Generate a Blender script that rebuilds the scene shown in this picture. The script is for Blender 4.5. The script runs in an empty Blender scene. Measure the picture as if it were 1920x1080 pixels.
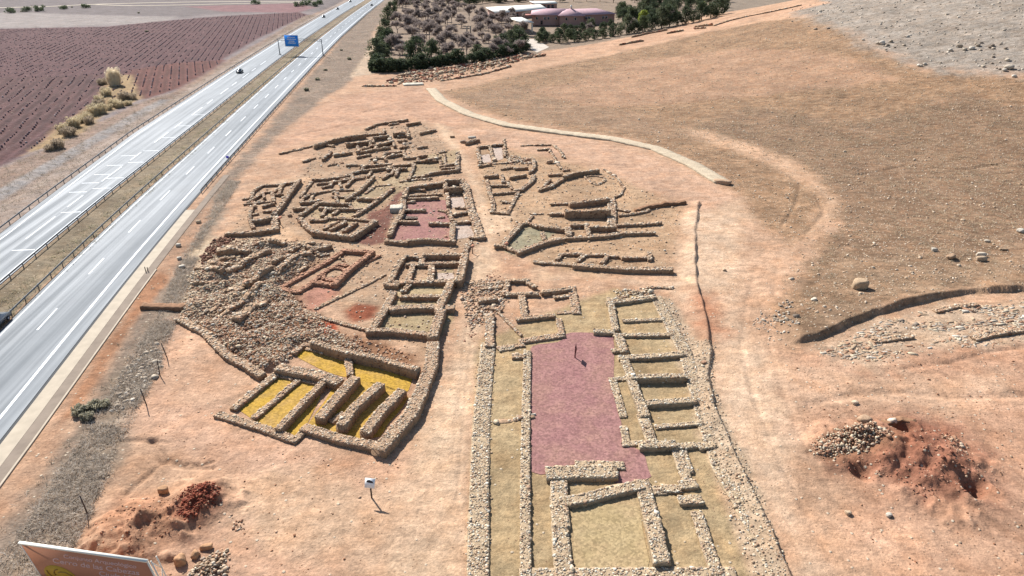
import bpy, math, numpy as np
from mathutils import Vector, Matrix
rng=np.random.default_rng(11)
scene=bpy.context.scene
col=scene.collection
CAMH=44.0
# ---- landform (shared by every thing that stands on the ground)
HC=(290.0,330.0); HR=278.0; HT=44.0
ROADA=math.radians(-6.3)
RD=(math.sin(ROADA),math.cos(ROADA)); RN=(math.cos(ROADA),-math.sin(ROADA))
def hill(x,y):
    t=np.clip(1-np.hypot(x-HC[0],y-HC[1])/HR,0,1)
    return HT*t*t*(3-2*t)

# =====================================================================
# traced plan of the site, world metres (x to the right, y away from the camera foot)
RUINS='''T ruined_storehouse|stone ruin|ruined storehouse with bright yellow gravel between its parallel partitions
W 0.86 0.38 -26.93,66.45 -29.31,60.21
W 0.95 0.36 -30.46,58.95 -25.40,56.83 -21.46,54.81
W 0.77 0.33 -21.47,54.86 -20.80,56.55
W 0.69 0.31 -26.66,58.56 -24.05,65.34
W 0.77 0.75 -23.37,56.32 -21.05,64.02
W 0.69 0.22 -26.18,66.42 -20.82,64.62
W 1.12 0.58 -20.74,56.44 -16.53,54.64 -12.66,53.53
W 1.55 0.87 -12.58,53.16 -10.44,58.37 -9.85,62.69 -9.29,67.78 -9.60,72.26
W 1.20 0.95 -19.55,58.04 -18.74,61.09 -17.62,64.64
W 1.12 1.02 -17.04,56.62 -16.43,59.56 -14.58,63.37
W 1.12 0.87 -14.47,55.73 -13.61,58.83 -12.11,62.31
W 0.69 0.23 -18.46,57.99 -17.77,59.24
W 1.38 0.82 -26.39,67.16 -22.26,65.92 -19.44,64.45
W 0.86 1.24 -24.03,72.43 -19.82,70.12 -15.30,68.50 -10.84,66.23
W 0.77 0.53 -19.72,71.13 -18.40,66.36
W 0.69 0.40 -26.06,71.19 -25.44,73.05 -24.22,72.73
W 0.60 0.24 -24.79,72.37 -22.78,71.45
T ruined_house|stone ruin|crisp straight walled house ruin of many small rooms above the storehouse terrace
W 0.67 0.58 -16.81,99.41 -15.59,99.70 -14.18,99.04
W 0.76 0.85 -13.57,99.65 -11.12,99.73 -8.00,99.58
W 0.84 0.69 -16.86,99.28 -17.34,95.52 -17.65,90.21
W 0.76 0.46 -13.79,100.17 -13.95,97.07
W 1.09 1.22 -7.27,98.80 -7.60,89.74
W 0.76 0.70 -13.73,96.55 -8.10,96.73
W 0.67 0.56 -15.90,96.49 -12.55,96.21
W 0.76 0.54 -15.09,96.36 -15.12,90.68
W 0.92 0.68 -12.18,95.53 -11.82,90.55
W 0.84 0.59 -18.13,90.17 -14.37,90.20 -7.69,90.61
W 0.84 0.64 -17.93,89.37 -16.53,89.12
W 0.67 0.44 -14.83,89.49 -15.25,87.65
W 1.01 0.97 -8.80,89.31 -9.09,86.27 -9.57,82.84 -9.74,80.67
W 0.76 0.62 -15.25,85.66 -9.84,85.66
W 1.18 0.76 -15.92,81.74 -12.32,82.28 -8.11,82.09
W 1.01 0.67 -16.61,86.59 -16.99,81.24 -17.74,76.40
W 0.92 0.71 -18.03,76.02 -14.92,76.02 -10.02,74.85
W 1.18 1.11 -9.34,80.41 -9.57,77.08 -9.79,73.97
T field_wall|stone wall|crumbling diagonal line of stones across bare red earth beside the oven ruin
W 0.50 0.19 -26.48,82.69 -24.17,86.07 -21.21,90.00 -19.06,93.55
T field_wall|stone wall|low crumbling line of stones above the round red earth patch and the yellow basin
W 0.59 0.21 -28.05,82.37 -24.98,80.24 -21.47,78.45 -18.25,76.96
T ruined_oven|stone ruin|reddish clay walled ruin with a round oven ring beside the rubble field
W 0.76 0.41 -32.86,89.00 -30.53,93.71 -28.77,97.35 -26.77,102.36
W 0.76 0.59 -26.66,101.94 -22.66,101.35
W 0.84 0.72 -22.13,100.97 -24.36,94.43 -25.42,89.28
W 0.84 0.53 -25.52,89.59 -28.66,90.33
W 0.84 0.41 -28.74,90.59 -30.27,87.42 -32.49,88.30
W 0.59 0.33 -28.97,90.82 -28.27,93.88 -26.67,97.11 -25.20,96.62
W 0.50 0.31 -27.65,92.01 -28.12,93.94 -27.79,95.33 -26.90,95.86 -25.63,95.46 -24.68,94.14 -24.63,92.39 -25.54,91.33 -26.67,91.33 -27.65,92.01
W 0.50 0.28 -24.36,94.99 -20.96,100.57
T rubble_wall|stone wall|dark ridge of tumbled stones along the far top of the rubble field
W 1.01 0.66 -46.20,100.89 -41.97,101.11
T rubble_wall|stone wall|pair of long broken diagonal stone ridges through the middle of the rubble field
W 0.84 0.61 -41.80,92.90 -40.88,96.92 -38.15,100.13
W 0.92 0.80 -37.35,87.69 -36.74,90.60 -35.68,92.89
T rubble_wall|stone wall|longest broken diagonal stone ridge of the rubble field, beside the oven house
W 0.84 0.50 -34.62,91.97 -33.49,98.41 -31.63,101.92 -29.59,103.75
T rubble_wall|stone wall|short stone ridge at the far right corner of the rubble field
W 0.76 0.41 -35.13,101.68 -34.16,103.97 -32.23,104.20
T rubble_wall|stone wall|low earth topped stone ledge at the left rim of the rubble field
W 0.84 0.43 -46.99,94.27 -42.67,92.51
W 0.67 0.29 -45.91,90.16 -42.66,89.87
T rubble_wall|stone wall|thick hump of stones with a deep shaded face, lower rubble field
W 1.26 0.92 -35.38,78.66 -34.50,82.05 -33.12,81.89
T rubble_wall|stone wall|thin broken stone line in the lower middle of the rubble field
W 0.67 0.34 -38.83,81.42 -37.56,82.85 -36.02,84.48
W 0.67 0.28 -40.15,86.96 -37.66,86.55
T retaining_wall|stone wall|rough outer retaining wall holding up the lower left edge of the rubble field
W 1.01 0.46 -43.38,79.51 -41.53,78.02 -38.92,76.15 -35.47,72.22
W 1.01 0.56 -35.39,72.06 -33.44,70.03 -30.67,68.08 -28.52,66.22
W 0.76 0.49 -44.56,83.68 -42.30,83.13
T ruined_house|stone ruin|thick walled house ruin with a smooth purple red floor beside the sandy street
W 0.76 1.00 -20.73,127.13 -20.78,132.60 -18.24,134.33 -14.11,136.09
W 0.53 0.51 -20.61,133.07 -17.56,132.84
W 0.61 0.42 -20.78,129.11 -17.76,129.92 -13.98,130.46
W 0.61 0.58 -20.34,127.20 -14.43,128.00
W 0.61 0.41 -20.39,125.63 -18.68,126.14
W 0.84 0.66 -20.90,127.59 -20.05,121.51 -20.11,116.36 -20.55,115.02 -20.56,108.68
W 0.68 0.55 -19.95,120.77 -16.05,120.96
W 0.68 0.59 -20.06,114.89 -16.74,114.67
W 0.53 0.31 -13.49,121.51 -11.92,120.46
W 0.46 0.23 -13.29,117.66 -12.36,117.98
W 0.68 0.59 -14.34,114.11 -10.88,113.81
W 0.68 0.52 -10.48,114.64 -7.53,114.95
W 0.61 0.63 -12.74,130.37 -11.98,123.32
W 0.61 0.57 -11.73,121.30 -10.72,115.72
W 0.91 0.66 -10.26,112.84 -9.92,105.54
W 0.68 1.25 -13.36,136.93 -10.89,137.24
W 0.68 0.93 -13.87,137.48 -13.20,132.23
W 0.68 1.38 -12.62,131.42 -9.92,131.64
W 1.51 0.58 -10.62,139.21 -9.32,134.45 -7.79,122.71 -6.20,113.48 -5.20,107.68
W 0.61 0.55 -10.78,118.50 -8.28,119.82
W 0.53 0.31 -10.46,122.88 -8.96,122.68
W 0.76 0.62 -20.65,105.96 -17.32,105.19
W 0.76 0.83 -16.91,105.52 -14.20,106.02 -9.59,105.06
W 0.68 0.49 -6.83,107.64 -5.20,107.64
W 0.91 0.38 -7.03,105.85 -7.52,101.95
T stone_platform|stone block|square pale plastered platform at the left wall of the purple floored house
W 2.18 0.87 -22.55,121.65 -20.25,121.90
T ruined_house|stone ruin|narrow ruined house with rounded left end, leftmost house beside the road verge
W 0.84 0.81 -44.04,138.59 -43.56,129.01 -43.01,122.55 -43.00,118.24
W 1.18 0.58 -42.95,117.96 -40.82,111.78
W 0.76 0.71 -48.07,108.88 -44.19,109.37 -40.33,111.02
W 0.61 0.60 -48.50,122.66 -47.10,116.97 -44.54,111.72
W 0.68 0.91 -45.42,114.49 -42.87,115.82
W 0.53 0.39 -47.45,118.85 -46.31,119.32
W 0.61 0.57 -46.54,123.13 -45.14,124.64
W 0.53 0.47 -45.55,120.51 -44.50,120.80
W 0.53 0.32 -50.67,124.85 -48.14,125.87 -45.59,126.38
W 0.53 0.46 -50.18,125.46 -49.19,131.31
W 0.53 0.34 -49.34,131.69 -47.68,132.02
W 0.53 0.39 -47.43,131.25 -46.56,137.28
W 0.53 0.44 -51.23,135.95 -47.28,136.65 -44.96,138.09
W 0.46 0.42 -46.54,130.08 -45.07,130.40
W 0.46 0.33 -51.99,127.93 -50.64,128.25
W 0.53 0.48 -49.27,125.78 -48.09,123.00
W 0.53 0.50 -47.31,130.93 -45.40,125.88
W 0.46 0.51 -49.14,131.17 -47.96,128.03
W 0.53 0.42 -50.53,127.98 -51.40,132.11 -51.02,135.83
W 0.53 0.51 -47.02,135.83 -45.65,130.06
T ruined_house|stone ruin|big wedge shaped house ruin with a tall blunt front wall
W 0.84 0.69 -37.83,116.29 -34.99,111.50 -33.64,109.84
W 0.84 0.92 -33.46,109.24 -29.92,108.23 -26.55,107.04
W 0.91 0.91 -26.56,107.07 -24.01,114.36
W 0.61 0.45 -33.19,117.29 -28.58,116.61 -24.35,115.58
W 0.61 0.47 -32.38,111.97 -30.70,115.08
W 0.61 0.56 -30.99,111.33 -29.36,114.77
W 0.61 0.58 -28.66,110.45 -27.40,114.36
W 0.61 0.45 -35.71,115.93 -33.34,115.93 -33.00,117.29
W 0.61 0.63 -40.26,121.50 -38.03,121.79
W 0.68 0.53 -38.28,118.45 -36.53,124.96
W 0.61 0.72 -36.28,124.72 -30.41,123.96
W 0.61 0.57 -39.95,125.16 -38.34,125.47 -36.66,126.19
W 0.53 0.35 -38.73,126.83 -39.17,131.22 -35.91,133.06 -31.89,133.40
W 0.61 0.63 -35.61,121.99 -33.08,121.02 -31.88,121.51 -27.89,121.26
W 0.61 0.51 -34.33,118.05 -34.36,120.97
W 0.61 0.44 -32.51,119.17 -31.91,121.55
W 0.68 0.74 -29.56,127.26 -25.88,126.73
W 0.68 0.55 -28.26,118.18 -25.99,125.33 -23.95,133.99
W 0.53 0.27 -29.01,131.35 -28.07,135.89 -24.81,137.07
W 0.68 0.69 -31.70,126.87 -29.99,132.97 -29.17,141.22
W 0.53 0.66 -33.22,125.26 -34.53,130.29
W 0.53 0.33 -34.90,129.10 -30.72,128.57
W 0.53 0.47 -40.04,125.45 -40.43,128.16 -39.24,130.86
W 0.53 0.47 -30.61,124.80 -29.66,121.82
T ruined_house|stone ruin|flat cluster of low parallel house walls at the upper end of the short left street
W 0.61 0.55 -41.54,139.82 -38.78,139.94 -36.33,141.44 -34.04,143.03
W 0.53 0.44 -39.94,137.11 -37.73,137.77 -31.28,141.40
W 0.53 0.35 -38.35,135.05 -37.13,135.98
W 0.53 0.56 -33.58,135.58 -33.48,138.56
W 0.61 0.42 -35.43,131.43 -34.63,131.76
W 0.53 0.45 -37.06,135.73 -37.07,138.90
W 0.53 0.56 -33.98,142.73 -33.17,139.29
W 0.53 0.50 -35.50,137.67 -34.48,134.72
W 0.46 0.33 -41.20,129.00 -41.49,134.66 -41.46,138.68
T field_wall|stone wall|long earth backed wall sloping along the upper left edge of the excavated houses
W 0.68 0.32 -54.73,160.79 -51.63,163.99 -48.47,168.31
W 0.76 1.02 -47.70,165.63 -43.19,172.40 -37.68,176.16
T wall_stub|stone wall|small low wall fragment alone on the bare plot below the long upper left wall
W 0.53 0.41 -47.34,153.67 -45.47,156.62
T wall_stub|stone wall|slanting dark wall fragment on the bare plot, right of the other small fragment
W 0.53 0.71 -43.15,154.82 -42.55,160.94
T ruined_house|stone ruin|farthest house ruin with close set parallel walls
W 0.68 0.62 -38.83,184.49 -36.89,189.65 -32.53,192.88 -29.38,195.09
W 0.53 0.49 -33.51,189.71 -31.32,191.31
W 0.61 0.74 -28.56,189.13 -25.49,191.80
W 0.53 0.46 -37.69,178.34 -33.33,179.77
W 0.68 0.99 -40.31,167.26 -35.07,169.41
W 0.61 0.91 -34.98,173.73 -31.69,175.57
W 0.53 0.66 -35.23,174.01 -34.26,169.57
W 0.61 1.04 -30.37,177.39 -27.72,178.05
W 0.61 0.77 -35.63,163.11 -32.92,167.01 -29.59,170.72
W 0.61 0.63 -36.38,160.42 -33.07,162.97 -29.62,165.26
W 0.53 0.44 -28.26,171.99 -26.83,172.97
W 0.53 0.43 -27.11,165.62 -25.56,166.87
W 0.61 0.67 -27.94,184.50 -26.30,175.80
W 0.53 0.43 -45.26,167.72 -43.66,167.38
W 0.53 0.58 -33.06,167.71 -32.83,163.96
W 0.53 0.63 -31.32,175.98 -30.09,171.01
W 0.53 0.78 -35.20,169.97 -34.09,165.70
W 0.53 0.69 -34.08,184.42 -33.33,178.54
W 0.53 0.61 -29.66,171.07 -28.50,166.35
W 0.53 0.45 -29.17,176.68 -27.45,177.42
W 0.46 0.65 -26.80,169.61 -26.09,165.36
W 0.53 0.79 -37.42,165.68 -36.23,160.80
W 0.61 0.62 -41.32,158.28 -37.88,160.61
T ruined_house|stone ruin|sprawling house ruin of long thin terraced walls, middle of the upper house quarter
W 0.53 0.52 -29.57,159.65 -25.58,162.41
W 0.61 0.62 -28.72,156.99 -25.40,159.68
W 0.53 0.52 -35.70,156.99 -33.25,159.29
W 0.53 0.40 -32.44,155.91 -29.51,156.73
W 0.61 0.60 -24.88,155.92 -22.49,156.37 -20.04,158.27
W 0.68 0.91 -19.28,153.35 -16.44,155.27
W 0.53 0.43 -22.81,165.62 -20.80,166.88
W 0.61 0.68 -33.34,149.20 -29.94,149.89 -26.90,150.66
W 0.61 0.58 -26.73,149.52 -22.60,150.99
W 0.61 0.59 -22.39,150.88 -21.86,153.03 -16.53,153.90
W 0.61 0.67 -31.92,145.83 -27.24,147.85
W 0.53 0.48 -26.56,147.13 -26.31,150.56
W 0.53 0.48 -36.21,142.56 -32.06,146.47
W 0.46 0.37 -35.75,140.40 -31.28,142.35
W 0.61 0.65 -21.76,150.67 -21.47,139.60
W 0.61 0.76 -24.56,146.86 -23.03,147.00
W 0.53 0.68 -24.52,142.01 -24.72,146.58
W 0.53 0.50 -27.04,140.70 -26.30,143.11
W 0.46 0.29 -40.99,150.65 -39.53,152.06
W 0.53 0.39 -36.83,150.68 -34.13,151.03
W 0.53 0.57 -29.79,158.46 -28.64,153.96
W 0.53 0.58 -25.67,161.56 -24.51,156.53
W 0.53 0.53 -27.14,150.19 -27.01,146.30
W 0.53 0.59 -16.29,153.90 -15.70,149.28
W 0.53 0.48 -30.47,146.25 -30.46,142.03
W 0.53 0.69 -32.77,149.27 -32.38,145.74
W 0.53 0.60 -21.59,155.71 -21.16,152.99
W 0.53 0.49 -25.71,147.90 -25.76,143.27
W 0.46 0.59 -31.57,156.86 -31.12,153.16
T ruined_house|stone ruin|small house ruin at the bend of the sandy street, just above the purple floored house
W 0.68 0.59 -12.74,160.75 -11.84,146.24
W 0.61 0.66 -17.48,143.88 -12.14,146.25
W 0.53 0.38 -15.41,148.14 -12.54,148.90
W 0.53 0.49 -15.17,149.82 -12.76,151.94
W 0.46 0.31 -17.06,161.59 -15.69,162.79
W 0.46 0.45 -15.83,159.68 -14.96,151.52
W 0.53 0.47 -19.17,141.95 -17.46,143.61
W 0.53 0.46 -20.59,141.34 -19.74,142.03
W 0.53 0.27 -23.26,138.99 -19.38,140.52 -17.06,141.46
T wall_stub|stone wall|short straight wall stub at the far end of the sandy street, left side
W 0.61 0.59 -23.82,179.70 -20.46,183.12
T wall_stub|stone wall|thick wall stub beside the boulders at the far end of the sandy street
W 0.76 0.79 -11.15,168.89 -8.45,171.96
T ruined_house|stone ruin|ship shaped house ruin narrowing to a point, right of the pale sandy street
W 0.61 0.64 -8.16,165.39 -5.62,166.47
W 0.61 0.65 -4.77,167.30 -2.39,167.81
W 0.68 0.43 -5.55,167.88 -4.05,154.47
W 0.53 0.47 -1.97,172.96 -1.65,158.07
W 0.68 0.45 -8.26,165.14 -7.19,152.24
W 0.61 0.49 -7.09,149.85 -4.96,150.97
W 0.68 0.20 -4.60,152.26 -0.81,153.41 3.27,155.89
W 0.53 0.38 -2.34,147.80 0.00,148.89
W 0.53 0.48 0.78,147.82 3.32,148.57
W 0.68 0.56 4.92,155.47 4.92,148.34 3.83,144.98
W 0.61 0.64 -5.63,141.70 -3.01,142.39
W 0.53 0.42 -2.09,143.53 -1.91,137.92
W 0.61 0.65 -0.28,141.05 2.83,142.70
W 0.46 0.27 -1.84,138.87 -0.74,139.54
W 0.53 0.44 -4.35,135.96 -0.91,136.01
W 0.46 0.33 -0.88,138.18 0.00,134.07
W 0.84 0.49 4.57,142.65 4.04,138.29 1.78,133.03 0.71,132.92
W 0.53 0.42 -4.11,130.61 0.71,131.82
W 0.68 0.37 -5.20,139.88 -4.61,132.81 -3.66,126.34 -3.45,121.34
W 0.53 0.34 1.46,132.93 0.34,126.45 -0.65,120.49
W 0.68 0.39 -3.75,120.36 -0.65,119.55
W 0.53 0.32 -1.70,126.13 -0.17,125.92
T ruined_house|stone ruin|forked wall ruin with one long straight shaded wall, below the curved pale wall
W 0.68 0.55 5.41,132.83 7.92,135.13 10.80,140.54
W 0.61 0.46 7.96,143.25 10.63,143.64
W 0.61 0.94 10.98,140.54 13.23,143.09 18.58,145.32
W 0.53 0.55 6.48,135.00 7.98,139.92
W 0.53 0.38 11.23,146.81 12.42,147.21
T stone_ring|stone ring|low oval ring of stones at the end of the forked wall
W 0.38 0.18 15.49,142.70 17.64,143.34 19.58,142.07 19.28,139.28 17.31,136.88 16.10,139.28 15.49,142.70
T field_wall|stone wall|thin low lines of stones framing the earth lane below the curved pale wall
W 0.38 0.21 2.18,168.29 6.35,168.71 9.65,169.14
W 0.46 0.32 6.19,164.00 9.00,164.82
W 0.46 0.26 8.98,164.36 9.83,156.55 10.77,148.68
W 0.46 0.25 10.06,168.57 11.34,164.40 12.14,157.34
T field_wall|stone wall|curved line of small stones bounding the round earth apron
W 0.38 0.26 20.27,147.89 22.13,141.50 22.71,134.89 21.57,130.95 19.68,128.52
T ruined_house|stone ruin|long house ruin with tall shaded back walls and a grey floored angular room
W 0.76 0.40 7.62,124.85 10.57,124.98
W 0.84 0.98 11.06,123.45 14.94,124.78 18.24,126.00
W 0.84 1.48 9.81,117.73 17.47,118.38
W 0.76 0.61 7.10,118.96 9.70,118.67
W 1.51 0.37 19.09,127.39 18.43,120.63 17.52,114.36
W 0.59 0.23 3.49,119.72 5.53,119.83
W 0.59 0.36 3.66,118.20 2.59,115.21
W 0.76 0.59 1.50,113.77 2.97,114.31 4.28,112.80
W 0.92 0.66 1.39,112.94 -1.59,104.40
W 1.01 0.68 -2.48,103.90 -1.40,103.90
W 0.67 0.48 -1.04,103.44 0.21,102.16 1.10,101.62
W 0.84 0.70 1.09,101.10 4.93,104.78 8.32,106.70
W 0.67 0.51 5.13,109.77 5.42,106.78
W 0.76 0.72 5.03,112.25 9.15,110.68
W 0.76 0.66 10.27,112.95 13.19,113.22
W 0.76 0.87 13.60,111.60 17.70,111.60
W 0.76 0.65 12.94,112.54 12.91,108.41
W 1.01 0.78 9.55,111.06 9.52,108.09
W 0.84 0.56 9.10,107.29 12.46,107.54 16.66,108.53 19.05,109.54 24.00,109.85
W 0.76 0.44 18.28,113.52 22.05,114.06 26.06,114.61
W 0.59 0.31 19.62,118.92 22.14,119.50 25.29,121.29
W 0.67 0.31 19.85,122.00 21.55,120.97
T ruined_house|stone ruin|slim house ruin with a long smooth front wall, below the grey floored house
W 0.67 0.39 7.95,100.93 11.30,100.93
W 0.59 0.39 7.86,100.81 6.95,98.85
W 0.67 0.39 11.43,100.49 14.62,100.71
W 0.59 0.32 14.91,100.21 16.66,100.21
W 0.67 0.45 17.42,99.48 21.59,99.48
W 0.67 0.37 11.22,100.11 10.20,98.38
W 0.67 0.40 14.83,99.59 13.88,97.46
W 0.67 0.42 21.84,100.87 21.44,98.78
W 0.84 0.25 3.65,98.22 6.04,97.79 9.75,97.04
W 1.09 0.62 9.67,96.23 13.65,95.54 18.57,94.81 23.73,94.69
T wall_stub|stone wall|low stub of stones on bare earth above the row of storerooms
W 0.59 0.23 19.47,89.27 22.78,89.08
T ruined_house|stone ruin|tumbled house ruin with a small square cell, upper left of the purple courtyard
W 0.72 0.54 -0.28,90.97 2.34,91.01
W 0.72 0.35 -0.49,91.12 -1.05,87.06
W 0.72 0.46 2.43,90.34 3.20,89.06
W 0.80 0.45 -0.95,86.63 3.43,86.85
W 0.96 0.44 1.37,85.81 1.67,80.55
W 0.56 0.18 -4.11,90.55 -1.09,91.01
W 0.64 0.23 -4.64,88.84 -1.67,89.16
W 1.04 0.62 -4.27,84.61 -2.37,85.03
W 0.72 0.33 -3.08,82.91 -1.66,82.11
W 0.40 0.25 -1.74,81.47 -0.25,78.44 1.15,75.57
W 0.80 0.58 4.41,87.16 7.98,88.05
W 0.64 0.28 6.11,86.02 7.88,86.50
W 1.12 0.26 8.56,89.00 8.55,81.65
W 0.72 0.16 6.23,81.56 8.86,81.95
W 0.80 0.48 0.83,79.44 5.42,80.39
W 1.12 0.43 -2.91,80.37 -2.85,76.32 -2.70,72.91
W 0.72 0.19 -1.59,72.57 1.29,73.23
W 1.12 0.25 1.31,74.13 6.21,75.57
W 0.72 0.33 6.13,79.41 6.26,75.79
W 0.96 0.37 0.35,70.42 1.26,70.42
T storeroom_row|stone ruin|row of storerooms split by cross walls along the right of the purple courtyard
W 0.88 0.42 13.53,85.22 13.16,76.69
W 0.88 0.45 10.63,76.20 12.63,76.03
W 0.96 0.45 13.20,84.07 16.54,84.86 19.57,85.75
W 0.64 0.26 14.69,79.27 19.75,79.65
W 0.72 0.25 13.01,75.51 16.51,75.58 20.03,75.72
W 1.04 0.44 13.30,75.18 13.48,71.59
W 0.72 0.29 12.34,71.77 13.70,71.90
W 0.88 0.38 12.93,70.05 16.78,70.42 20.34,70.83
W 1.04 0.34 13.30,69.19 13.51,66.31
W 0.80 0.71 13.66,65.46 16.65,65.60 19.32,65.66
W 1.04 0.52 13.39,65.61 13.58,61.98 13.77,58.75
W 0.96 0.54 14.70,60.75 19.40,61.26
W 0.80 0.15 11.39,65.69 11.51,61.99 11.60,59.01
W 0.64 0.15 11.39,65.69 13.16,66.03
W 0.64 0.24 14.77,57.04 19.29,57.61
W 1.12 0.36 13.60,58.50 13.78,54.72
W 0.72 0.15 11.38,56.97 11.27,54.33
W 0.72 0.15 11.14,54.40 12.96,54.65
W 1.04 0.56 12.78,53.78 15.64,53.89
W 0.80 0.37 15.75,53.70 17.72,54.01
W 0.96 0.34 18.50,53.85 19.63,54.06
W 0.96 0.22 15.95,53.61 15.94,50.81 16.08,48.57
W 0.72 0.22 16.54,53.20 16.57,50.42
W 1.04 0.27 15.56,48.51 16.46,48.60
W 1.12 0.33 15.11,46.51 16.35,46.60
W 0.56 0.15 12.49,48.16 13.63,48.25
W 1.04 0.24 13.78,48.10 14.83,48.01
W 0.64 0.15 12.53,47.72 13.65,47.72
T ruined_house|stone ruin|rectangular hall ruin with very thick flat topped walls at the bottom edge
W 1.12 0.18 6.37,51.35 10.15,51.21
W 1.76 0.46 3.80,49.93 6.37,50.06 9.07,50.06
W 1.52 0.30 4.32,49.68 4.15,46.72 4.12,43.84
W 1.20 0.45 5.31,46.36 6.31,46.56 8.88,47.57 11.35,48.28
W 1.36 0.33 11.86,48.63 11.90,46.34 11.92,43.81
W 1.44 0.27 4.04,43.47 4.00,40.61 4.08,38.58
W 1.36 0.61 11.87,43.53 11.83,39.84
W 1.04 0.20 15.97,44.86 15.94,41.41 16.00,38.90
W 1.60 0.15 1.17,38.43 6.91,38.46 12.45,38.53 16.87,38.53
T courtyard_wall|stone wall|broad low wall of cream cobbles along the far left of the purple courtyard
W 1.76 0.18 -2.94,73.04 -3.16,58.85 -2.98,49.20 -2.80,42.76 -2.60,37.40
T courtyard_wall|stone wall|narrow straight cobble wall along the left edge of the purple courtyard floor
W 0.88 0.26 1.86,71.43 1.44,58.75 1.27,52.06 1.13,43.88 1.07,38.24
W 0.72 0.19 -1.29,72.14 0.00,72.52
T courtyard_wall|stone wall|broad ragged cobble wall along the right side of the storerooms, beside the narrow trench
W 1.60 0.18 20.13,85.67 20.50,78.11 20.89,71.55 20.30,63.70 19.81,57.07 19.54,50.65 20.24,45.83 20.50,41.62 20.85,37.90
T cobble_line|stone wall|short tumbled line of pale blocks crossing the strip left of the courtyard
W 0.64 0.15 -1.65,57.90 -0.27,58.08 0.83,58.53 2.11,58.89
T city_wall|stone wall|long pale curving wall with a smooth top at the foot of the hill
W 3.40 0.36 -27.90,244.51 -22.37,224.12 -12.43,203.72 -1.46,190.19 12.62,181.65 25.75,174.86 34.84,165.48 40.64,151.70 43.67,138.71
T far_ruin|stone ruin|distant strip of red brick and cream stone foundations in front of the dark hedge
W 0.76 0.54 -41.69,270.30 -34.21,282.13 -19.34,295.84
W 0.76 0.79 -19.23,294.17 -4.90,306.51 3.73,319.86
W 0.67 0.56 -36.31,270.94 -21.07,281.45 -15.54,292.75 -0.66,304.93
W 0.67 0.35 -26.07,260.02 -11.25,274.82 -0.64,294.16
W 0.67 0.75 -34.45,276.73 -33.35,268.99
W 0.76 0.76 -25.17,289.11 -23.95,279.36
W 0.84 1.02 -13.48,297.69 -12.72,290.24
W 0.84 1.03 -9.02,302.23 -8.35,294.56
W 0.59 0.80 -4.91,307.10 -4.31,297.72
W 0.59 0.75 -0.67,312.34 0.05,304.24
W 0.67 0.50 -45.41,259.59 -38.62,263.15
W 0.59 0.32 -52.27,248.98 -40.73,249.85
W 0.67 0.62 4.18,316.62 14.75,325.23
T stone_platform|stone block|pale flat stone platform at the near end of the distant strip of foundations
W 3.78 0.48 -38.45,251.74 -31.56,253.30
T far_ruin|stone ruin|distant thin line of broken foundations on the ridge right of the white paved path
W 0.76 0.66 50.73,343.53 56.80,345.95 62.08,346.40
W 0.76 0.72 60.09,367.17 68.25,373.01 78.73,375.38
W 0.76 0.69 76.39,360.93 83.81,360.57
W 0.76 0.92 91.07,366.64 97.49,360.13
W 0.67 0.68 89.21,358.62 92.84,354.08
T field_wall|stone wall|farthest thin wall running up the ridge in front of the evergreen trees
W 0.76 0.47 97.66,356.51 106.89,363.42 115.78,364.84 127.21,361.21 139.03,359.59
T earth_bank|earth bank|bare brown earth bank right of the grey floored house
W 0.96 0.65 23.13,121.26 27.07,123.93 32.69,125.76
T earth_bank|earth bank|short dark earth cut across the brushy verge
W 1.20 0.60 -49.67,83.25 -47.22,83.09 -44.50,82.63
T earth_bank|earth bank|reddish earth bank at the upper edge of the dug pit
W 0.72 0.36 38.37,57.71 40.22,58.34 41.19,57.89
T rock_ledge|rock ledge|pale flat rock ledge in the rubble below the middle of the hillside cut
W 0.90 0.20 45.03,74.17 47.38,74.79 49.95,75.42
T rock_ledge|rock ledge|pale flat rock ledge tight under the upper part of the hillside cut
W 0.80 0.22 57.00,82.10 60.16,83.40 63.33,83.92
T rock_ledge|rock ledge|long shaded rock ledge at the right edge of the photo below the hillside cut
W 1.00 0.31 57.82,74.79 60.76,75.91 65.25,76.98 68.00,77.37
T rubble_wall|stone wall|short broken wall pieces in the upper left part of the rubble field
W 0.80 0.38 -45.51,96.46 -43.26,95.74
W 0.70 0.39 -44.75,97.88 -44.21,98.88 -43.49,99.13
W 0.70 0.58 -41.67,93.65 -40.85,97.46 -40.57,100.23
W 0.70 0.35 -41.47,104.07 -40.48,104.95
W 0.60 0.26 -42.34,100.45 -40.04,100.97
T rubble_wall|stone wall|short broken wall pieces near the far right edge of the rubble field
W 0.70 0.34 -39.32,104.64 -37.09,104.31
W 0.70 0.36 -35.84,95.40 -34.86,98.81
W 0.70 0.35 -34.08,93.45 -33.33,96.26
W 0.70 0.40 -32.89,102.87 -30.45,100.66 -29.34,101.18
W 0.60 0.26 -32.87,98.92 -31.51,99.94
W 0.60 0.29 -31.93,94.05 -31.39,96.41
T rubble_wall|stone wall|short broken wall pieces in the lower middle of the rubble field
W 0.80 0.34 -40.34,87.32 -37.83,87.49
W 0.80 0.43 -37.68,81.59 -36.35,84.83
W 0.70 0.29 -40.37,81.30 -39.55,82.79
W 0.80 0.53 -35.74,90.85 -34.97,92.63
W 0.70 0.33 -35.93,86.20 -35.50,88.25
W 0.60 0.23 -42.60,82.90 -40.60,81.42
W 0.60 0.22 -38.74,79.28 -37.56,80.70'''
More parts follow.
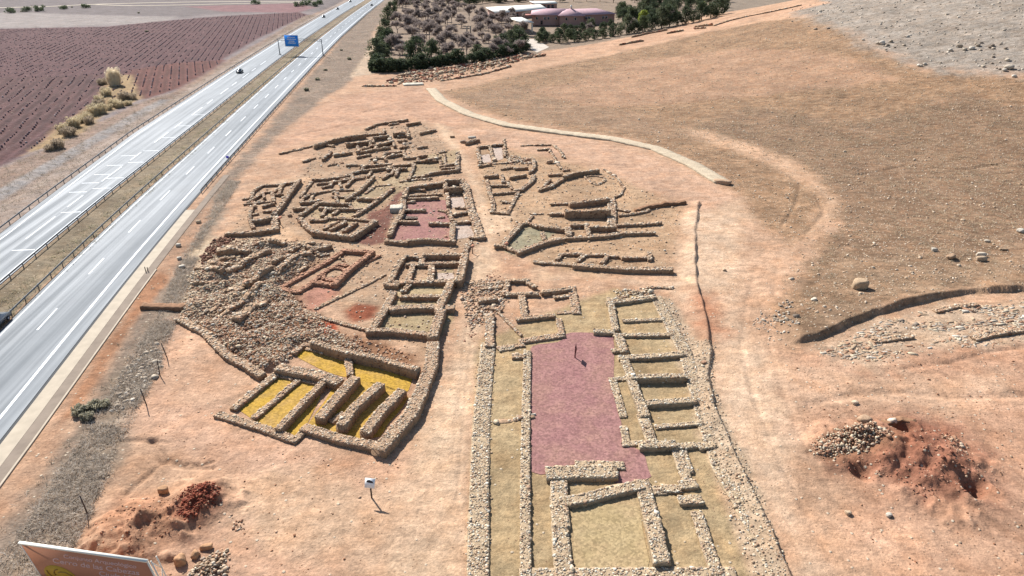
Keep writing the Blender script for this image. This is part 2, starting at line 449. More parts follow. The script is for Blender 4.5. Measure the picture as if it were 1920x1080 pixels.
ZONES='''Z far_grey 140 128 124 8 6 .1|-2280.50,1754.92 -318.78,1754.92 -145.31,636.33 -144.72,560.83 -160.80,560.83 -217.97,542.33 -234.55,493.29 -309.75,445.86 -480.11,352.36
Z far_pale 178 166 158 6 6 .1|-506.51,560.83 -355.96,551.43 -298.86,533.52 -234.07,516.70 -227.95,478.78 -274.64,452.09 -309.75,445.86 -363.50,396.36
Z far_red 160 120 118 4 4 0|-267.11,612.83 -185.07,648.75 -159.17,601.70 -158.20,551.43 -217.08,560.83
Z vineyard 122 88 86 1.5 1 .1|-434.38,316.74 -309.44,401.33 -305.72,439.79 -248.48,452.09 -231.20,485.93 -203.72,524.98 -159.49,556.09 -145.60,533.52 -142.06,468.43 -134.52,384.41 -126.11,316.74 -122.61,290.02 -116.59,246.50 -120.11,227.68 -124.24,215.22 -120.05,190.47 -114.65,162.92 -114.05,143.60 -110.35,105.24 -130.31,79.86
Z vineyard_low 132 88 78 1.5 1 .1|-152.20,284.65 -141.73,304.32 -123.76,313.54 -120.46,290.02 -115.67,246.50 -118.39,227.68 -127.94,235.81 -142.81,262.59
Z vineyard_left 118 86 82 1.5 1 .1|-228.87,241.54 -189.84,264.88 -168.21,271.99 -156.61,276.92 -139.86,241.54 -128.74,200.41 -117.70,156.00 -118.84,115.00
Z verge_far 176 150 132 1.5 1.5 .3|-147.13,524.98 -142.38,551.43 -127.15,417.00 -112.69,280.74 -105.33,216.81 -101.42,179.65 -94.15,136.96 -89.68,113.70 -88.89,89.38 -108.41,103.01 -112.74,141.70 -113.18,160.55 -114.90,181.38 -115.71,200.41 -117.23,221.71 -113.59,239.60 -116.48,274.44 -122.61,313.54 -129.50,377.57
Z tan_bush 190 160 118 1.5 1.5 .2|-154.28,274.44 -145.09,274.44 -120.11,227.68 -119.79,211.33 -113.72,184.32 -112.47,167.84 -115.10,159.62 -124.44,190.47 -131.91,223.38
Z service_track 186 176 168 .6 .4 .1|-100.16,103.45 -104.16,135.56 -106.24,157.34 -109.63,187.35 -113.18,226.81 -109.56,230.34 -105.70,182.54 -102.27,151.66 -99.75,128.90 -94.82,96.78
Z verge_right 166 144 124 1.5 2 .6|-120.38,624.37 -112.10,655.13 -98.09,624.37 -79.69,422.48 -66.21,333.66 -58.85,262.59 -60.88,223.38 -60.79,178.52 -58.85,156.00 -56.67,136.26 -52.22,109.94 -46.74,89.38 -43.79,79.86 -40.87,69.45 -39.46,60.02 -37.28,50.85 -35.54,43.53 -34.45,37.07 -44.99,37.07 -44.14,42.94 -44.14,49.40 -45.23,57.30 -47.20,67.17 -52.02,86.01 -53.95,96.78 -61.03,136.26 -66.35,187.35 -74.03,246.50 -80.25,301.35 -95.02,422.48
Z verge_grey 172 152 130 2 4 .5|-56.85,139.85 -54.66,126.39 -52.22,109.94 -46.74,89.38 -43.25,77.04 -40.97,68.29 -39.57,59.09 -37.78,50.85 -35.99,43.53 -34.86,37.07 -41.34,37.07 -41.02,42.94 -42.11,50.12 -43.05,57.30 -44.75,67.17 -46.94,79.86 -50.65,94.84 -53.58,109.94 -57.22,126.39 -59.07,139.85
Z verge_orange 206 164 132 1 1 .2|-57.46,121.90 -57.82,127.95 -54.81,117.68 -52.48,103.01 -50.63,92.96 -49.75,81.33 -47.16,69.45 -45.66,60.02 -44.45,52.36 -43.86,46.67 -43.39,43.83 -43.50,40.13 -45.48,42.94 -45.49,47.00 -46.46,53.14 -48.47,61.94 -51.03,74.37 -52.31,83.62 -54.31,95.80 -55.79,108.73
Z deep_orange 194 142 106 .6 1 .2|-53.06,94.84 -50.61,92.04 -49.76,82.84 -48.08,71.84 -46.19,60.97 -46.32,57.30 -47.33,60.97 -49.69,71.84 -51.18,81.33 -52.94,91.14
Z forest_floor 172 150 128 3 3 .2|-54.26,280.74 -78.16,422.48 -102.76,655.13 232.95,866.63 172.72,596.28 76.66,364.11 9.57,324.99 -23.66,290.02
Z hill 183 147 114 2.5 3 .9|-23.80,239.60 -11.41,253.78 8.46,284.65 31.95,309.30 57.51,327.13 88.76,339.60 112.07,337.74 130.97,319.75 124.95,250.43 126.88,221.65 146.74,202.49 212.21,160.56 146.80,100.64 72.66,88.00 65.64,87.67 48.19,81.03 37.78,74.37 34.33,73.09 34.33,79.86 38.31,89.38 45.60,103.01 44.04,123.37 44.48,143.60 40.66,156.89 32.51,174.65 19.73,182.54 5.91,192.38 -6.23,203.94 -14.91,218.42
Z hill_dry 166 134 106 3 4 1|40.64,181.38 70.01,209.46 91.44,186.21 127.63,202.05 143.24,162.64 93.18,96.78 74.73,91.14 54.99,86.01 42.04,79.86 36.10,77.04 40.13,86.01 54.49,109.94 62.33,126.39 64.59,151.66 56.79,165.35
Z hill_olive 182 148 118 3 4 .7|-17.52,232.14 0.00,251.66 15.22,223.38 37.37,203.94 44.96,175.74 27.01,184.32 6.04,197.00
Z hill_olive2 180 148 118 3 3 .8|37.83,79.86 49.04,96.78 61.51,98.78 81.17,100.86 73.56,89.38 59.81,86.67 46.91,81.33 38.19,75.42
Z hill_pink 200 160 128 3 4 .3|7.27,241.54 53.03,299.70 92.67,287.52 113.19,256.70 119.93,216.93 89.72,220.94 56.64,220.07 22.89,215.22
Z scree 184 170 154 6 7 1|128.63,351.86 149.85,362.96 448.39,993.53 301.39,263.05 205.26,165.33 147.41,206.09 131.17,220.78 127.03,232.22 125.70,252.17 127.22,293.18
Z ridge_road 224 180 146 1.5 2 .2|11.79,319.99 46.48,333.73 85.45,346.17 110.51,348.39 147.07,343.81 147.73,363.88 118.29,374.35 89.44,386.72 50.80,366.75 15.09,342.66
Z dirt_upper 220 176 144 3 3 .2|-57.85,160.55 -59.45,193.68 -56.05,232.14 -37.01,246.50 -29.61,246.50 -21.25,215.22 -9.05,197.00 -15.87,187.35 -27.42,199.03 -43.27,187.35 -53.02,170.40
Z site_floor 204 170 138 2 2 .4|-48.13,109.94 -52.90,138.03 -45.62,143.60 -47.72,170.40 -37.50,187.35 -23.78,193.68 -14.20,165.35 -10.03,139.85 -5.39,120.47 -4.86,106.38 -8.46,100.86 -7.71,79.86 -10.06,69.45 -26.75,86.01 -35.03,105.24
Z site_floor2 208 172 136 2 2 .4|-9.28,170.40 5.03,160.55 9.81,156.00 19.85,147.54 32.03,123.37 24.12,94.84 11.07,92.96 3.32,98.78 -1.72,103.01 -5.39,120.47
Z dark_street 150 104 88 .5 1 .3|-26.48,120.47 -24.02,123.37 -23.43,136.26 -21.09,131.16 -22.07,120.47 -21.34,109.94 -21.21,106.38 -23.65,105.24 -27.00,108.73 -25.22,113.70
Z dark_street2 160 118 100 .5 .8 .2|-24.80,138.03 -22.55,141.70 -25.50,120.47 -27.19,119.06
Z soil_brown 168 124 92 1 1.5 .8|-43.44,79.86 -47.41,96.78 -49.48,106.38 -43.19,108.73 -31.81,106.38 -28.75,100.86 -32.05,90.25 -28.18,84.40 -21.80,77.04 -11.54,71.23 -12.42,68.29 -23.86,74.37 -26.63,72.46 -28.63,66.62 -34.62,71.23
Z path 240 204 168 1.5 1.5 .1|-21.55,193.68 -16.59,187.35 -13.08,167.84 -7.98,143.60 -4.50,123.37 0.00,120.47 0.00,115.00 -2.23,107.54 -2.96,100.86 0.00,94.84 4.09,96.78 7.12,92.96 3.11,91.14 -2.37,92.96 -4.09,86.01 -4.09,77.04 -4.56,60.97 -4.41,49.40 -3.57,42.94 -3.65,37.07 -10.54,37.07 -11.21,46.02 -9.26,57.30 -6.74,67.17 -6.31,79.86 -6.54,96.78 -5.35,107.54 -5.89,120.47 -8.00,132.82 -11.65,156.00 -16.57,170.40
Z street_left 226 186 148 .8 1 .1|-44.94,143.60 -42.84,141.70 -43.30,129.54 -42.67,120.47 -40.17,113.70 -36.33,109.94 -33.88,107.54 -38.88,106.38 -48.14,108.73 -48.13,109.94 -41.25,111.17 -42.79,117.68 -44.30,131.16
Z path_right 238 202 168 2 2 .1|13.45,92.96 23.73,92.96 32.37,120.47 35.67,121.90 44.87,129.54 41.50,115.00 35.96,96.78 30.29,82.84 29.68,71.84 34.33,67.17 29.43,57.30 25.50,49.40 24.32,37.07 21.89,37.07 22.21,45.38 21.73,59.09 24.52,74.37 23.80,82.84 21.29,88.51
Z path_upper 226 184 152 2 2 .1|-17.31,187.35 0.00,184.32 18.97,174.65 30.57,162.92 38.53,147.54 41.41,136.26 44.87,129.54 35.67,121.90 33.72,126.39 26.16,136.26 20.33,151.66 10.06,160.55 -8.13,174.65
Z track 232 190 154 3 2 .1|47.88,188.59 59.12,173.03 63.76,156.00 64.65,139.85 63.19,127.95 57.70,117.68 49.93,107.54 43.97,100.86 48.15,107.54 55.29,117.68 60.08,126.39 60.49,136.26 58.13,153.80 52.31,167.84 45.59,178.52
Z dig_right 214 168 136 3 3 .3|33.12,70.63 49.04,74.37 67.26,79.86 79.87,79.86 46.21,37.07 29.99,37.07 28.53,42.94 29.43,57.30
Z dig_red 178 122 96 2.5 3 .5|32.17,54.75 41.71,60.02 44.68,57.30 44.49,51.60 41.97,46.67 36.43,46.02 33.84,49.40 30.03,50.85
Z lower_left 226 182 150 2 2 .2|-44.14,79.86 -35.21,69.45 -29.76,58.18 -16.35,52.36 -10.22,52.36 -10.70,42.94 -14.59,37.07 -26.75,37.07 -28.61,44.14 -26.48,49.40 -39.23,57.30 -41.07,67.17
Z mound_brown 206 156 122 1.5 1.5 .5|-35.79,42.36 -35.23,47.33 -30.00,47.33 -27.19,48.70 -24.98,45.38 -27.59,41.79 -30.44,39.60
Z mound_red 150 76 56 1 1.6 .4|-29.10,46.34 -27.94,48.15 -25.93,47.67 -25.34,45.70 -27.12,43.83 -28.48,43.83
Z red_patch 164 96 68 .7 .8 .4|-22.91,82.08 -21.29,84.72 -18.16,83.62 -18.35,80.59 -20.87,79.14
Z red_patch2 190 98 66 .5 .5 .1|-25.35,78.15 -24.52,79.86 -22.82,79.14 -21.98,76.36 -23.11,75.42 -24.59,75.95
Z pinkish 206 150 126 1 1 .1|-29.72,86.01 -28.80,91.14 -26.50,92.96 -24.14,87.67 -25.77,82.08 -27.92,82.08
Z courtyard_ground 204 176 134 .8 .8 .2|-3.98,74.37 14.56,89.38 20.06,86.01 20.84,67.17 19.41,52.36 19.05,37.07 -3.24,37.07
Z terrace_rooms 200 176 136 .4 .3 .1|-18.09,75.42 -16.73,88.51 -8.99,96.78 -7.71,79.86 -9.07,75.69
Z grey_room 186 174 142 .3 .3 .1|-2.16,103.45 2.34,113.70 7.79,111.17 4.38,105.24 0.42,100.86
Z rooms_mid 200 174 138 .5 .5 .1|-37.76,120.47 -28.98,139.85 -20.12,160.55 -12.91,165.35 -12.26,156.00 -22.39,132.82 -26.48,120.47 -29.61,112.42
Z orange_slope 228 184 150 1 1 .1|-41.75,74.37 -42.14,78.43 -36.62,73.09 -32.28,68.29 -31.94,60.97 -35.93,60.97 -39.47,65.00
Z heap_soil 166 122 94 1 1 .4|28.65,53.14 32.34,56.43 36.44,57.74 38.38,55.58 37.17,53.14 34.45,51.75 30.27,51.45
Z yard_cobble 216 188 156 .7 .6 .4|19.93,87.33 22.29,86.01 23.20,74.37 24.85,74.37 22.43,65.00 22.34,57.30 22.60,48.01 21.64,38.06 18.55,38.06 18.62,44.14 18.78,53.94 19.74,65.00
Z rock_all 224 192 160 2 3 .7|37.68,72.46 47.51,79.57 58.38,84.09 71.55,86.34 85.36,86.83 74.55,73.09 63.20,73.73 54.56,72.46 47.44,71.23 41.69,67.17 38.98,69.45
Z dig_pale 230 188 154 2.5 3 .3|28.56,68.29 37.25,68.29 44.26,65.00 51.50,67.17 58.36,68.29 54.88,62.94 46.49,60.49 38.33,60.02 30.44,60.02
Z dig_pale2 228 182 148 2.5 3 .3|25.91,45.38 33.92,44.75 40.13,42.94 39.74,39.60 30.76,38.56 26.44,40.13
Z hedge_track 222 194 164 1 1.5 .1|-100.86,648.75 -82.67,485.93 -63.38,342.77 -52.75,276.92 -60.81,267.21 -67.37,337.24 -83.31,465.07 -105.49,648.75
Z dry_apron 226 184 150 2.5 3 .2|41.50,115.00 44.74,103.01 56.59,115.00 44.14,96.78 37.90,86.01 33.44,86.01 36.36,100.86
Z rubble_pale 226 200 166 1.5 2 .5|-51.19,103.01 -50.12,108.02 -43.11,108.49 -31.64,105.69 -29.53,101.29 -32.43,92.96 -32.70,86.01 -36.43,79.86 -42.04,79.86 -44.65,84.40 -47.07,92.96
Z dust_a 236 196 160 3 4 .1|-25.99,49.40 -20.02,50.85 -12.75,49.40 -7.01,50.85 -4.90,42.94 -10.81,38.56 -20.65,40.67
Z rust_a 212 166 132 3 4 .2|-16.52,53.14 -10.22,52.36 -11.89,50.12 -16.01,50.85
Z rust_b 206 150 116 2.5 3 .3|25.29,89.38 28.98,86.01 27.25,77.04 24.52,74.37 24.17,81.33
Z rust_c 214 168 134 3 4 .3|0.00,100.86 3.27,96.78 1.53,89.38 -2.34,91.14'''
SCATTER='''S rubble_field|-44.06,80.34 -45.65,85.47 -48.38,93.42 -47.69,95.80 -47.07,103.10 -42.62,105.90 -37.12,105.90 -29.93,104.95 -31.13,97.02 -33.20,89.66 -30.79,86.83 -27.07,81.58 -19.71,74.59 -17.15,71.95 -18.75,69.93 -23.46,72.98 -26.18,72.98 -26.16,68.24 -28.88,67.08 -32.45,69.93 -35.98,72.98 -39.98,76.81
S heap_brown|29.27,54.34 32.95,56.60 35.96,57.30 38.03,55.41 36.59,53.54 34.00,52.21 29.95,51.90 28.66,52.75
S heap_side|42.31,55.75 43.95,56.00 44.77,53.78 42.38,51.45 41.91,53.78
S bank_a|43.33,75.69 49.49,78.98 50.32,75.69 48.36,73.31 44.47,71.73
S bank_b|54.92,81.87 64.67,86.06 62.78,81.24 54.88,76.06 53.08,78.38
S bank_c|58.00,74.94 61.52,79.18 68.17,81.24 72.06,81.66 67.63,75.31 59.53,74.39
S bank_all|37.10,71.84 47.37,79.28 58.21,83.77 71.34,86.01 85.10,86.50 74.55,73.09 63.20,73.73 54.56,72.46 47.44,71.23 41.69,67.17 38.73,68.87
S bank_d|30.75,78.38 34.69,85.15 35.71,82.08 34.53,73.31 31.84,71.90 31.31,75.31
S heap_sign|-25.67,38.19 -24.84,40.31 -22.99,41.54 -21.84,38.19
S heap_small|-23.85,43.69 -23.59,44.36 -22.78,44.36 -22.40,43.25 -23.12,43.03
S red_debris|-29.02,45.99 -28.90,48.21 -26.12,47.96 -25.21,45.99 -27.10,43.47 -28.38,43.91
S verge_debris|-49.04,98.78 -49.93,107.54 -48.59,109.94 -46.37,107.54 -46.67,101.29 -47.41,96.78
S path_debris|-6.54,86.01 -4.35,92.96 -2.45,96.78 -1.58,92.96 -4.09,86.01 -4.64,74.37 -5.96,74.37
S yard_left|-4.25,73.09 -1.86,74.37 -1.95,59.09 -1.57,38.06 -3.71,38.06 -4.00,50.85
S yard_right|19.93,87.33 22.29,86.01 22.53,74.37 25.52,74.37 22.73,65.00 22.34,57.30 22.60,48.01 21.64,38.06 18.55,38.06 18.62,44.14 18.78,53.94 19.74,65.00
S wall_end|14.45,88.51 20.31,89.38 20.06,86.01 13.91,84.40
S tumble_left|-7.85,92.04 -0.78,92.04 0.00,86.01 -2.45,79.86 -5.45,77.04 -6.95,84.40
S hill_track|34.12,81.33 38.64,86.01 37.30,78.43 34.46,74.37
S verge_stones|-42.32,59.55 -45.06,67.17 -45.17,71.84 -43.74,74.37 -40.35,68.29 -39.92,60.97
S far_strip|-45.99,257.93 -42.71,280.20 -20.74,303.20 4.35,329.99 14.96,329.88 -2.02,297.13 -26.10,260.24 -39.00,251.22
S street_stones|-29.04,185.32 -26.37,179.46 -23.23,165.35 -24.31,160.55 -26.24,165.35 -29.43,181.38
S ship_stones|-1.68,160.55 5.15,157.49 5.02,153.08 -0.80,151.66'''
FLOORS='''P red_courtyard|2.13,71.84 2.62,73.34 6.30,74.37 6.91,76.49 12.73,76.49 12.47,72.46 11.53,66.29 11.08,54.10 12.70,53.78 12.85,49.40 9.21,48.56 9.33,51.45 6.33,51.75 3.47,50.12 1.78,50.12
P yellow_basin|-26.08,71.08 -25.46,72.93 -24.44,73.41 -20.33,71.84 -15.66,70.03 -11.24,67.59 -11.38,62.94 -13.25,63.70 -14.91,64.74 -17.56,66.07 -19.95,66.62 -23.04,68.58
P yellow_pool_left|-29.38,60.61 -26.35,66.89 -20.93,65.00 -20.96,56.97 -21.66,55.37 -25.65,57.41
P yellow_pool_right|-20.91,57.30 -19.72,65.27 -17.56,66.07 -12.08,63.70 -11.28,62.19 -13.29,55.37 -16.77,55.48
P purple_house|-20.51,126.90 -12.56,127.95 -11.93,122.39 -10.92,115.88 -9.93,107.15 -14.31,107.94 -20.18,107.35 -20.00,116.33 -19.88,122.39
P white_room_a|-12.04,129.00 -9.57,129.54 -8.70,123.86 -11.34,123.37
P white_room_b|-10.18,114.56 -7.39,115.00 -6.32,109.13 -9.66,107.54
P white_room_c|-19.62,120.47 -17.05,119.52 -16.88,116.77 -20.06,116.77
P pale_room_a|-4.67,167.00 -2.39,167.00 -2.05,156.74 -3.66,155.26
P pale_room_b|-7.41,159.78 -5.26,161.33 -4.64,153.80 -7.06,153.80
P plaster_shelf|-11.18,94.45 -8.68,94.45 -8.51,92.14 -11.16,92.14
P hall_floor|5.33,46.45 11.09,46.23 10.90,39.08 4.89,39.08
P white_path|5.66,388.32 13.20,388.32 13.62,373.14 15.75,369.50 18.21,355.32 11.54,336.64 9.30,345.91 8.76,359.04 9.72,362.46 5.40,369.51'''
SPOTS='''O boulder_big|49.35,88.34
O b1|67.26,101.71
O b2|68.24,98.78
O b3|73.73,100.02
O b4|72.74,98.38
O b5|78.42,106.15
O b6|78.52,102.14
O b7|86.78,110.43
O slab|36.10,57.83
O slab2|39.10,57.92
O n1|29.09,45.25
O n2|32.53,45.00
O n3|32.55,42.07
O n4|36.70,61.16
O n5|32.10,95.22
O n6|41.48,84.72
O c1|-26.26,39.71
O c2|-25.36,40.40
O c3|-24.83,41.23
O c4|-31.20,47.67
O d1|-10.16,174.65
O d2|-7.29,170.40
O d3|-15.34,176.84
O d4|8.46,153.37
O d5|-12.26,171.45
O e1|-54.54,104.79
O e2|-52.05,99.40
O e3|-50.35,96.38
O e4|-55.58,115.53
O f1|22.49,68.87
O g1|-12.28,46.80
O billboard_l|-36.48,37.07
O post_a|7.51,70.51
O post_b|-12.47,47.07
O sign_c|-0.94,102.79
O sign_d|-40.85,114.74
O sign_e|-6.30,101.71
O blue|-64.90,155.11
O box|-55.36,283.33
O pillar|-23.37,396.36
O p1|-41.04,70.39
O p2|-39.06,60.97
O p3|-40.21,66.62
O p4|-36.61,45.06
O delin_a|-55.07,94.84
O blob|1.38,58.18
O end_block|43.63,138.39
O mound1|-31.12,42.94
O mound2|-27.14,46.15
O hole1|-29.57,42.48
O pit|39.62,56.77
O pit2|32.73,50.41
O pit3|41.56,47.87
O pit4|44.95,48.15
O digmound|39.44,51.60
O heap|33.57,54.34
O gan_l|-105.09,328.40
O gan_r|-84.69,324.99
O car1|-105.54,278.18
O car2|-130.17,512.65
O car3|-135.91,580.57
O car4|-142.89,661.64
O car5|-116.20,618.55
O car6|-66.54,78.15
O centre|36.21,455.27'''
TREES='''hedge 4.5|-54.21,290.02 -55.01,298.44 -56.08,307.34 -56.98,316.74 -58.18,326.69 -59.45,337.24 -60.79,348.46 -61.96,360.40 -63.48,373.14 -53.86,282.03 -51.76,280.74 -49.67,280.74 -47.37,280.74 -45.27,282.03 -43.34,284.65 -41.19,285.97 -38.81,287.31 -36.57,290.02 -33.92,291.39 -31.25,292.78 -28.68,295.59 -25.85,298.44 -22.86,299.89 -20.15,302.83 -17.18,305.82 -14.14,308.87 -11.34,313.54 -8.21,318.35 -5.24,323.31 -2.17,328.40 0.98,331.89 3.96,337.24 7.12,346.54
evergreen 8|78.17,512.65 172.59,661.64 88.40,501.31 120.38,565.64 134.76,618.55 73.09,443.68 88.92,480.25 106.26,515.06 170.94,668.27 174.01,661.64 108.98,585.72 83.52,457.64 71.35,440.74 117.88,601.70 103.81,570.53 85.88,450.96 110.24,585.72 189.10,661.64 100.36,467.77 110.77,537.60 148.98,648.75 97.70,533.52 107.47,596.28 144.94,612.83 76.54,516.70 140.00,585.72 128.63,601.70 128.43,580.57 154.14,612.83 122.18,601.70 155.68,630.30 170.79,601.70 86.08,450.31 101.80,575.51 132.28,630.30 70.49,469.68 -7.14,668.27 6.80,681.94 -12.03,648.75 5.66,661.64 -82.39,688.97 -33.50,681.94 -22.56,688.97 -5.29,675.04 -91.29,681.94 -39.70,655.13 -49.04,681.94 -36.33,636.33 -30.42,636.33 -83.55,636.33 6.60,661.64 -33.01,661.64 9.32,688.97 -20.28,661.64 -55.98,648.75 -12.26,688.97 -14.15,661.64 -36.43,655.13 -83.14,655.13 -48.13,642.48 -62.79,642.48 -10.74,655.13 -58.30,313.54 -63.35,348.46 -68.38,384.41 -72.95,422.48 -78.47,468.43 -84.88,524.98 -92.49,601.70 -92.18,636.33 -86.98,648.75 -33.75,304.32 -15.33,319.99 -5.00,340.91 -0.51,348.46 3.87,352.36 2.18,373.14 -39.76,298.44 60.43,386.89 64.64,387.13 68.79,386.98 74.33,391.53 79.50,392.24 84.08,394.10 88.63,395.72 92.35,393.55 96.76,394.52 102.06,399.07 107.68,402.31 114.89,414.32 162.39,569.60 83.00,524.98 93.42,542.33 106.53,560.83 118.52,570.53 80.43,546.85 71.60,440.31 83.97,456.50 96.00,484.86
evergreen_low 5|28.73,403.18 60.08,449.17 45.83,427.26 35.70,409.58 42.78,409.08 53.93,433.01 58.69,424.20 25.40,406.32 16.63,393.91 38.85,408.21 18.78,384.39 32.18,402.26 13.62,373.14 17.08,377.56 20.41,372.77 24.31,369.72 28.58,372.93 33.23,373.22 37.79,375.47 42.60,377.12 46.90,378.76 51.50,382.61 56.16,386.26 15.60,382.11 23.37,386.30 31.73,388.98 41.35,391.88 48.26,395.19
pine 10|-25.45,648.75 -16.50,661.64 -7.14,668.27 2.40,675.04 12.02,675.04 42.44,661.64 66.66,668.27 88.74,655.13 107.43,655.13 127.32,661.64 147.61,668.27 168.29,675.04 183.32,668.27 -46.71,655.13 -56.59,661.64 -75.45,661.64 -77.20,636.33 19.05,668.27 54.76,668.27 78.56,668.27
lime 7|74.72,421.70 146.31,570.53
bare 8|-35.71,668.27 -44.92,520.81 -43.37,565.64 -90.13,618.55 -52.61,624.37 -84.49,575.51 -54.06,537.89 -74.45,489.59 -57.16,489.59 -71.40,461.76 -40.10,458.50 -20.17,482.33 -82.71,580.57 -62.80,489.59 -81.01,612.83 -90.75,642.48 -21.54,458.50 -55.84,497.05 -54.45,537.89 -57.96,516.70 -76.58,601.70 -58.76,618.55 -48.38,461.76 -98.09,648.75 -41.50,661.64 -60.44,478.78 -52.11,612.83 -87.85,596.28 -58.50,485.93 -20.82,489.59 6.17,403.87 5.29,403.87 9.53,489.59 -10.90,471.83 -1.94,445.86 -8.67,411.65 -8.57,475.29 -11.69,448.96 -1.90,436.81 -7.25,478.78 -8.01,461.76 -14.33,439.79 -13.49,422.48 -0.35,485.93 -68.73,497.05 -60.98,445.86 -58.44,570.53 -6.52,328.40 -44.61,356.34 -44.61,406.43 -71.68,524.98 -24.34,504.73 -6.04,342.77 -45.72,348.46 -38.49,471.83 -3.18,362.46 -51.00,333.66 -15.88,389.11 -52.35,414.31 -59.77,422.48 -2.39,324.99 -42.88,403.87 -20.54,328.40 -3.43,333.66 -35.20,414.31 -32.79,391.50 -60.83,529.22 -55.14,346.54 -45.72,580.57 -44.17,482.33 -41.07,422.48 -42.77,315.13 -57.96,439.79 -42.91,382.11 -31.48,458.50 -41.94,468.43 -49.77,330.14 -69.07,570.53 -18.78,356.34 -56.56,497.05 -51.29,520.81 -41.56,580.57 3.17,331.89 3.69,360.40 -67.81,596.28 -7.78,319.99 -20.38,439.79 -5.64,386.75 -62.51,478.78 -60.60,430.97 -20.14,448.96 -70.54,465.07 -73.56,580.57 -35.10,352.36 -67.35,478.78 -28.96,316.74 -72.47,508.66 -72.95,575.51 -50.68,373.14 -54.03,580.57 -19.90,493.29 -49.44,546.85 -32.18,354.34 -25.92,316.74 -52.26,497.05 -58.68,585.72 -55.17,333.66 -54.78,356.34 -46.88,326.69 -51.80,377.57 -43.93,348.46 -45.10,386.75 -36.66,337.24 -35.98,364.55 -29.33,326.69 -28.39,352.36 -32.89,396.36 -22.56,333.66 -21.32,364.55 -16.76,340.91 -14.99,373.14 -10.73,348.46 -8.36,382.11 -3.96,360.40 -65.09,417.00 -66.27,458.50 -57.42,428.11 -59.55,485.93 -49.36,439.79 -50.49,500.86 -40.87,452.09 -40.87,516.70 -30.65,445.86 -28.43,493.29 -20.43,433.87 -16.80,465.07 -10.73,422.48 -6.54,452.09 -1.50,411.65 -27.69,551.43 -36.78,570.53 -70.06,542.33 -60.26,580.57 0.00,468.43 -49.04,316.74 66.57,399.21 92.00,422.31 42.18,400.16
olive_bush 2.4|-126.23,211.33 -126.37,215.22 -145.80,253.78 -123.97,225.09 -122.44,226.81 -110.28,166.34 -111.05,164.37 -116.99,192.38 -114.66,178.52
reed 2.2|-140.53,251.66 -133.12,232.14 -120.38,193.68 -121.08,199.03 -121.75,203.94 -121.04,206.11 -121.72,211.33 -123.10,216.81 -118.98,188.59 -118.38,182.54 -119.43,187.35 -119.29,218.42 -120.16,215.22 -130.89,223.38
pampas 4.2|-140.34,251.66
verge_bush 1.6|-45.40,59.55 -44.34,60.49 -43.47,60.78 -44.06,58.64 -369.83,560.83 -354.92,601.70 -274.64,546.85 -123.91,229.45 -394.10,612.83 -384.17,570.53 -209.97,422.48 -70.56,313.54 -73.99,284.65 -71.60,262.59 -69.93,241.54 -80.48,342.77
farline 4|-371.78,551.43 -365.81,560.83 -358.70,565.64 -352.10,585.72 -341.17,596.28 -217.97,636.33 -175.15,612.83 -171.65,624.37 -162.02,612.83 -163.48,636.33'''
def pts(s): return np.array([[float(v) for v in q.split(',')] for q in s.split()])
def lines(s): return [l.split('|') for l in s.strip().split('\n')]
SP={h.split()[1]:pts(p)[0] for h,p in lines(SPOTS)}
# =====================================================================
# helpers
def lin(r,g=None,b=None):
    a=np.array([r,g,b] if g is not None else r,float)/255
    return np.where(a<.04045,a/12.92,((a+.055)/1.055)**2.4)
KA=0.55                                  # sunlit picture tone -> base colour
def alb(r,g,b): return np.clip(lin(r,g,b)*KA,0,.85)
def sm(t): t=np.clip(t,0,1); return t*t*(3-2*t)
def _h(i,j,s):
    v=np.sin(i*127.1+j*311.7+s*74.7)*43758.5453
    return v-np.floor(v)
def vnoise(x,y,sc,seed=0):
    x=np.asarray(x,float)/sc+seed*17.3; y=np.asarray(y,float)/sc-seed*9.1
    i=np.floor(x); j=np.floor(y); fx=sm(x-i); fy=sm(y-j)
    a=_h(i,j,seed)*(1-fx)+_h(i+1,j,seed)*fx
    b=_h(i,j+1,seed)*(1-fx)+_h(i+1,j+1,seed)*fx
    return (a*(1-fy)+b*fy)*2-1
def fbm(x,y,sc,seed=0,o=3):
    s=0;a=1;t=0
    for k in range(o):
        s=s+a*vnoise(x,y,sc/2**k,seed+k*3); t+=a; a*=.55
    return s/t
def polydist(x,y,P,closed=True):
    """signed distance, positive inside"""
    d=np.full(x.shape,1e18); ins=np.zeros(x.shape,bool); n=len(P)
    for k in range(n if closed else n-1):
        ax,ay=P[k]; bx,by=P[(k+1)%n]
        ex,ey=bx-ax,by-ay; L=ex*ex+ey*ey+1e-12
        t=np.clip(((x-ax)*ex+(y-ay)*ey)/L,0,1)
        d=np.minimum(d,(x-ax-t*ex)**2+(y-ay-t*ey)**2)
        if closed:
            c=((ay>y)!=(by>y))
            if by!=ay: ins^=c&(x<ax+(y-ay)*ex/(by-ay))
    d=np.sqrt(d)
    return np.where(ins,d,-d) if closed else d
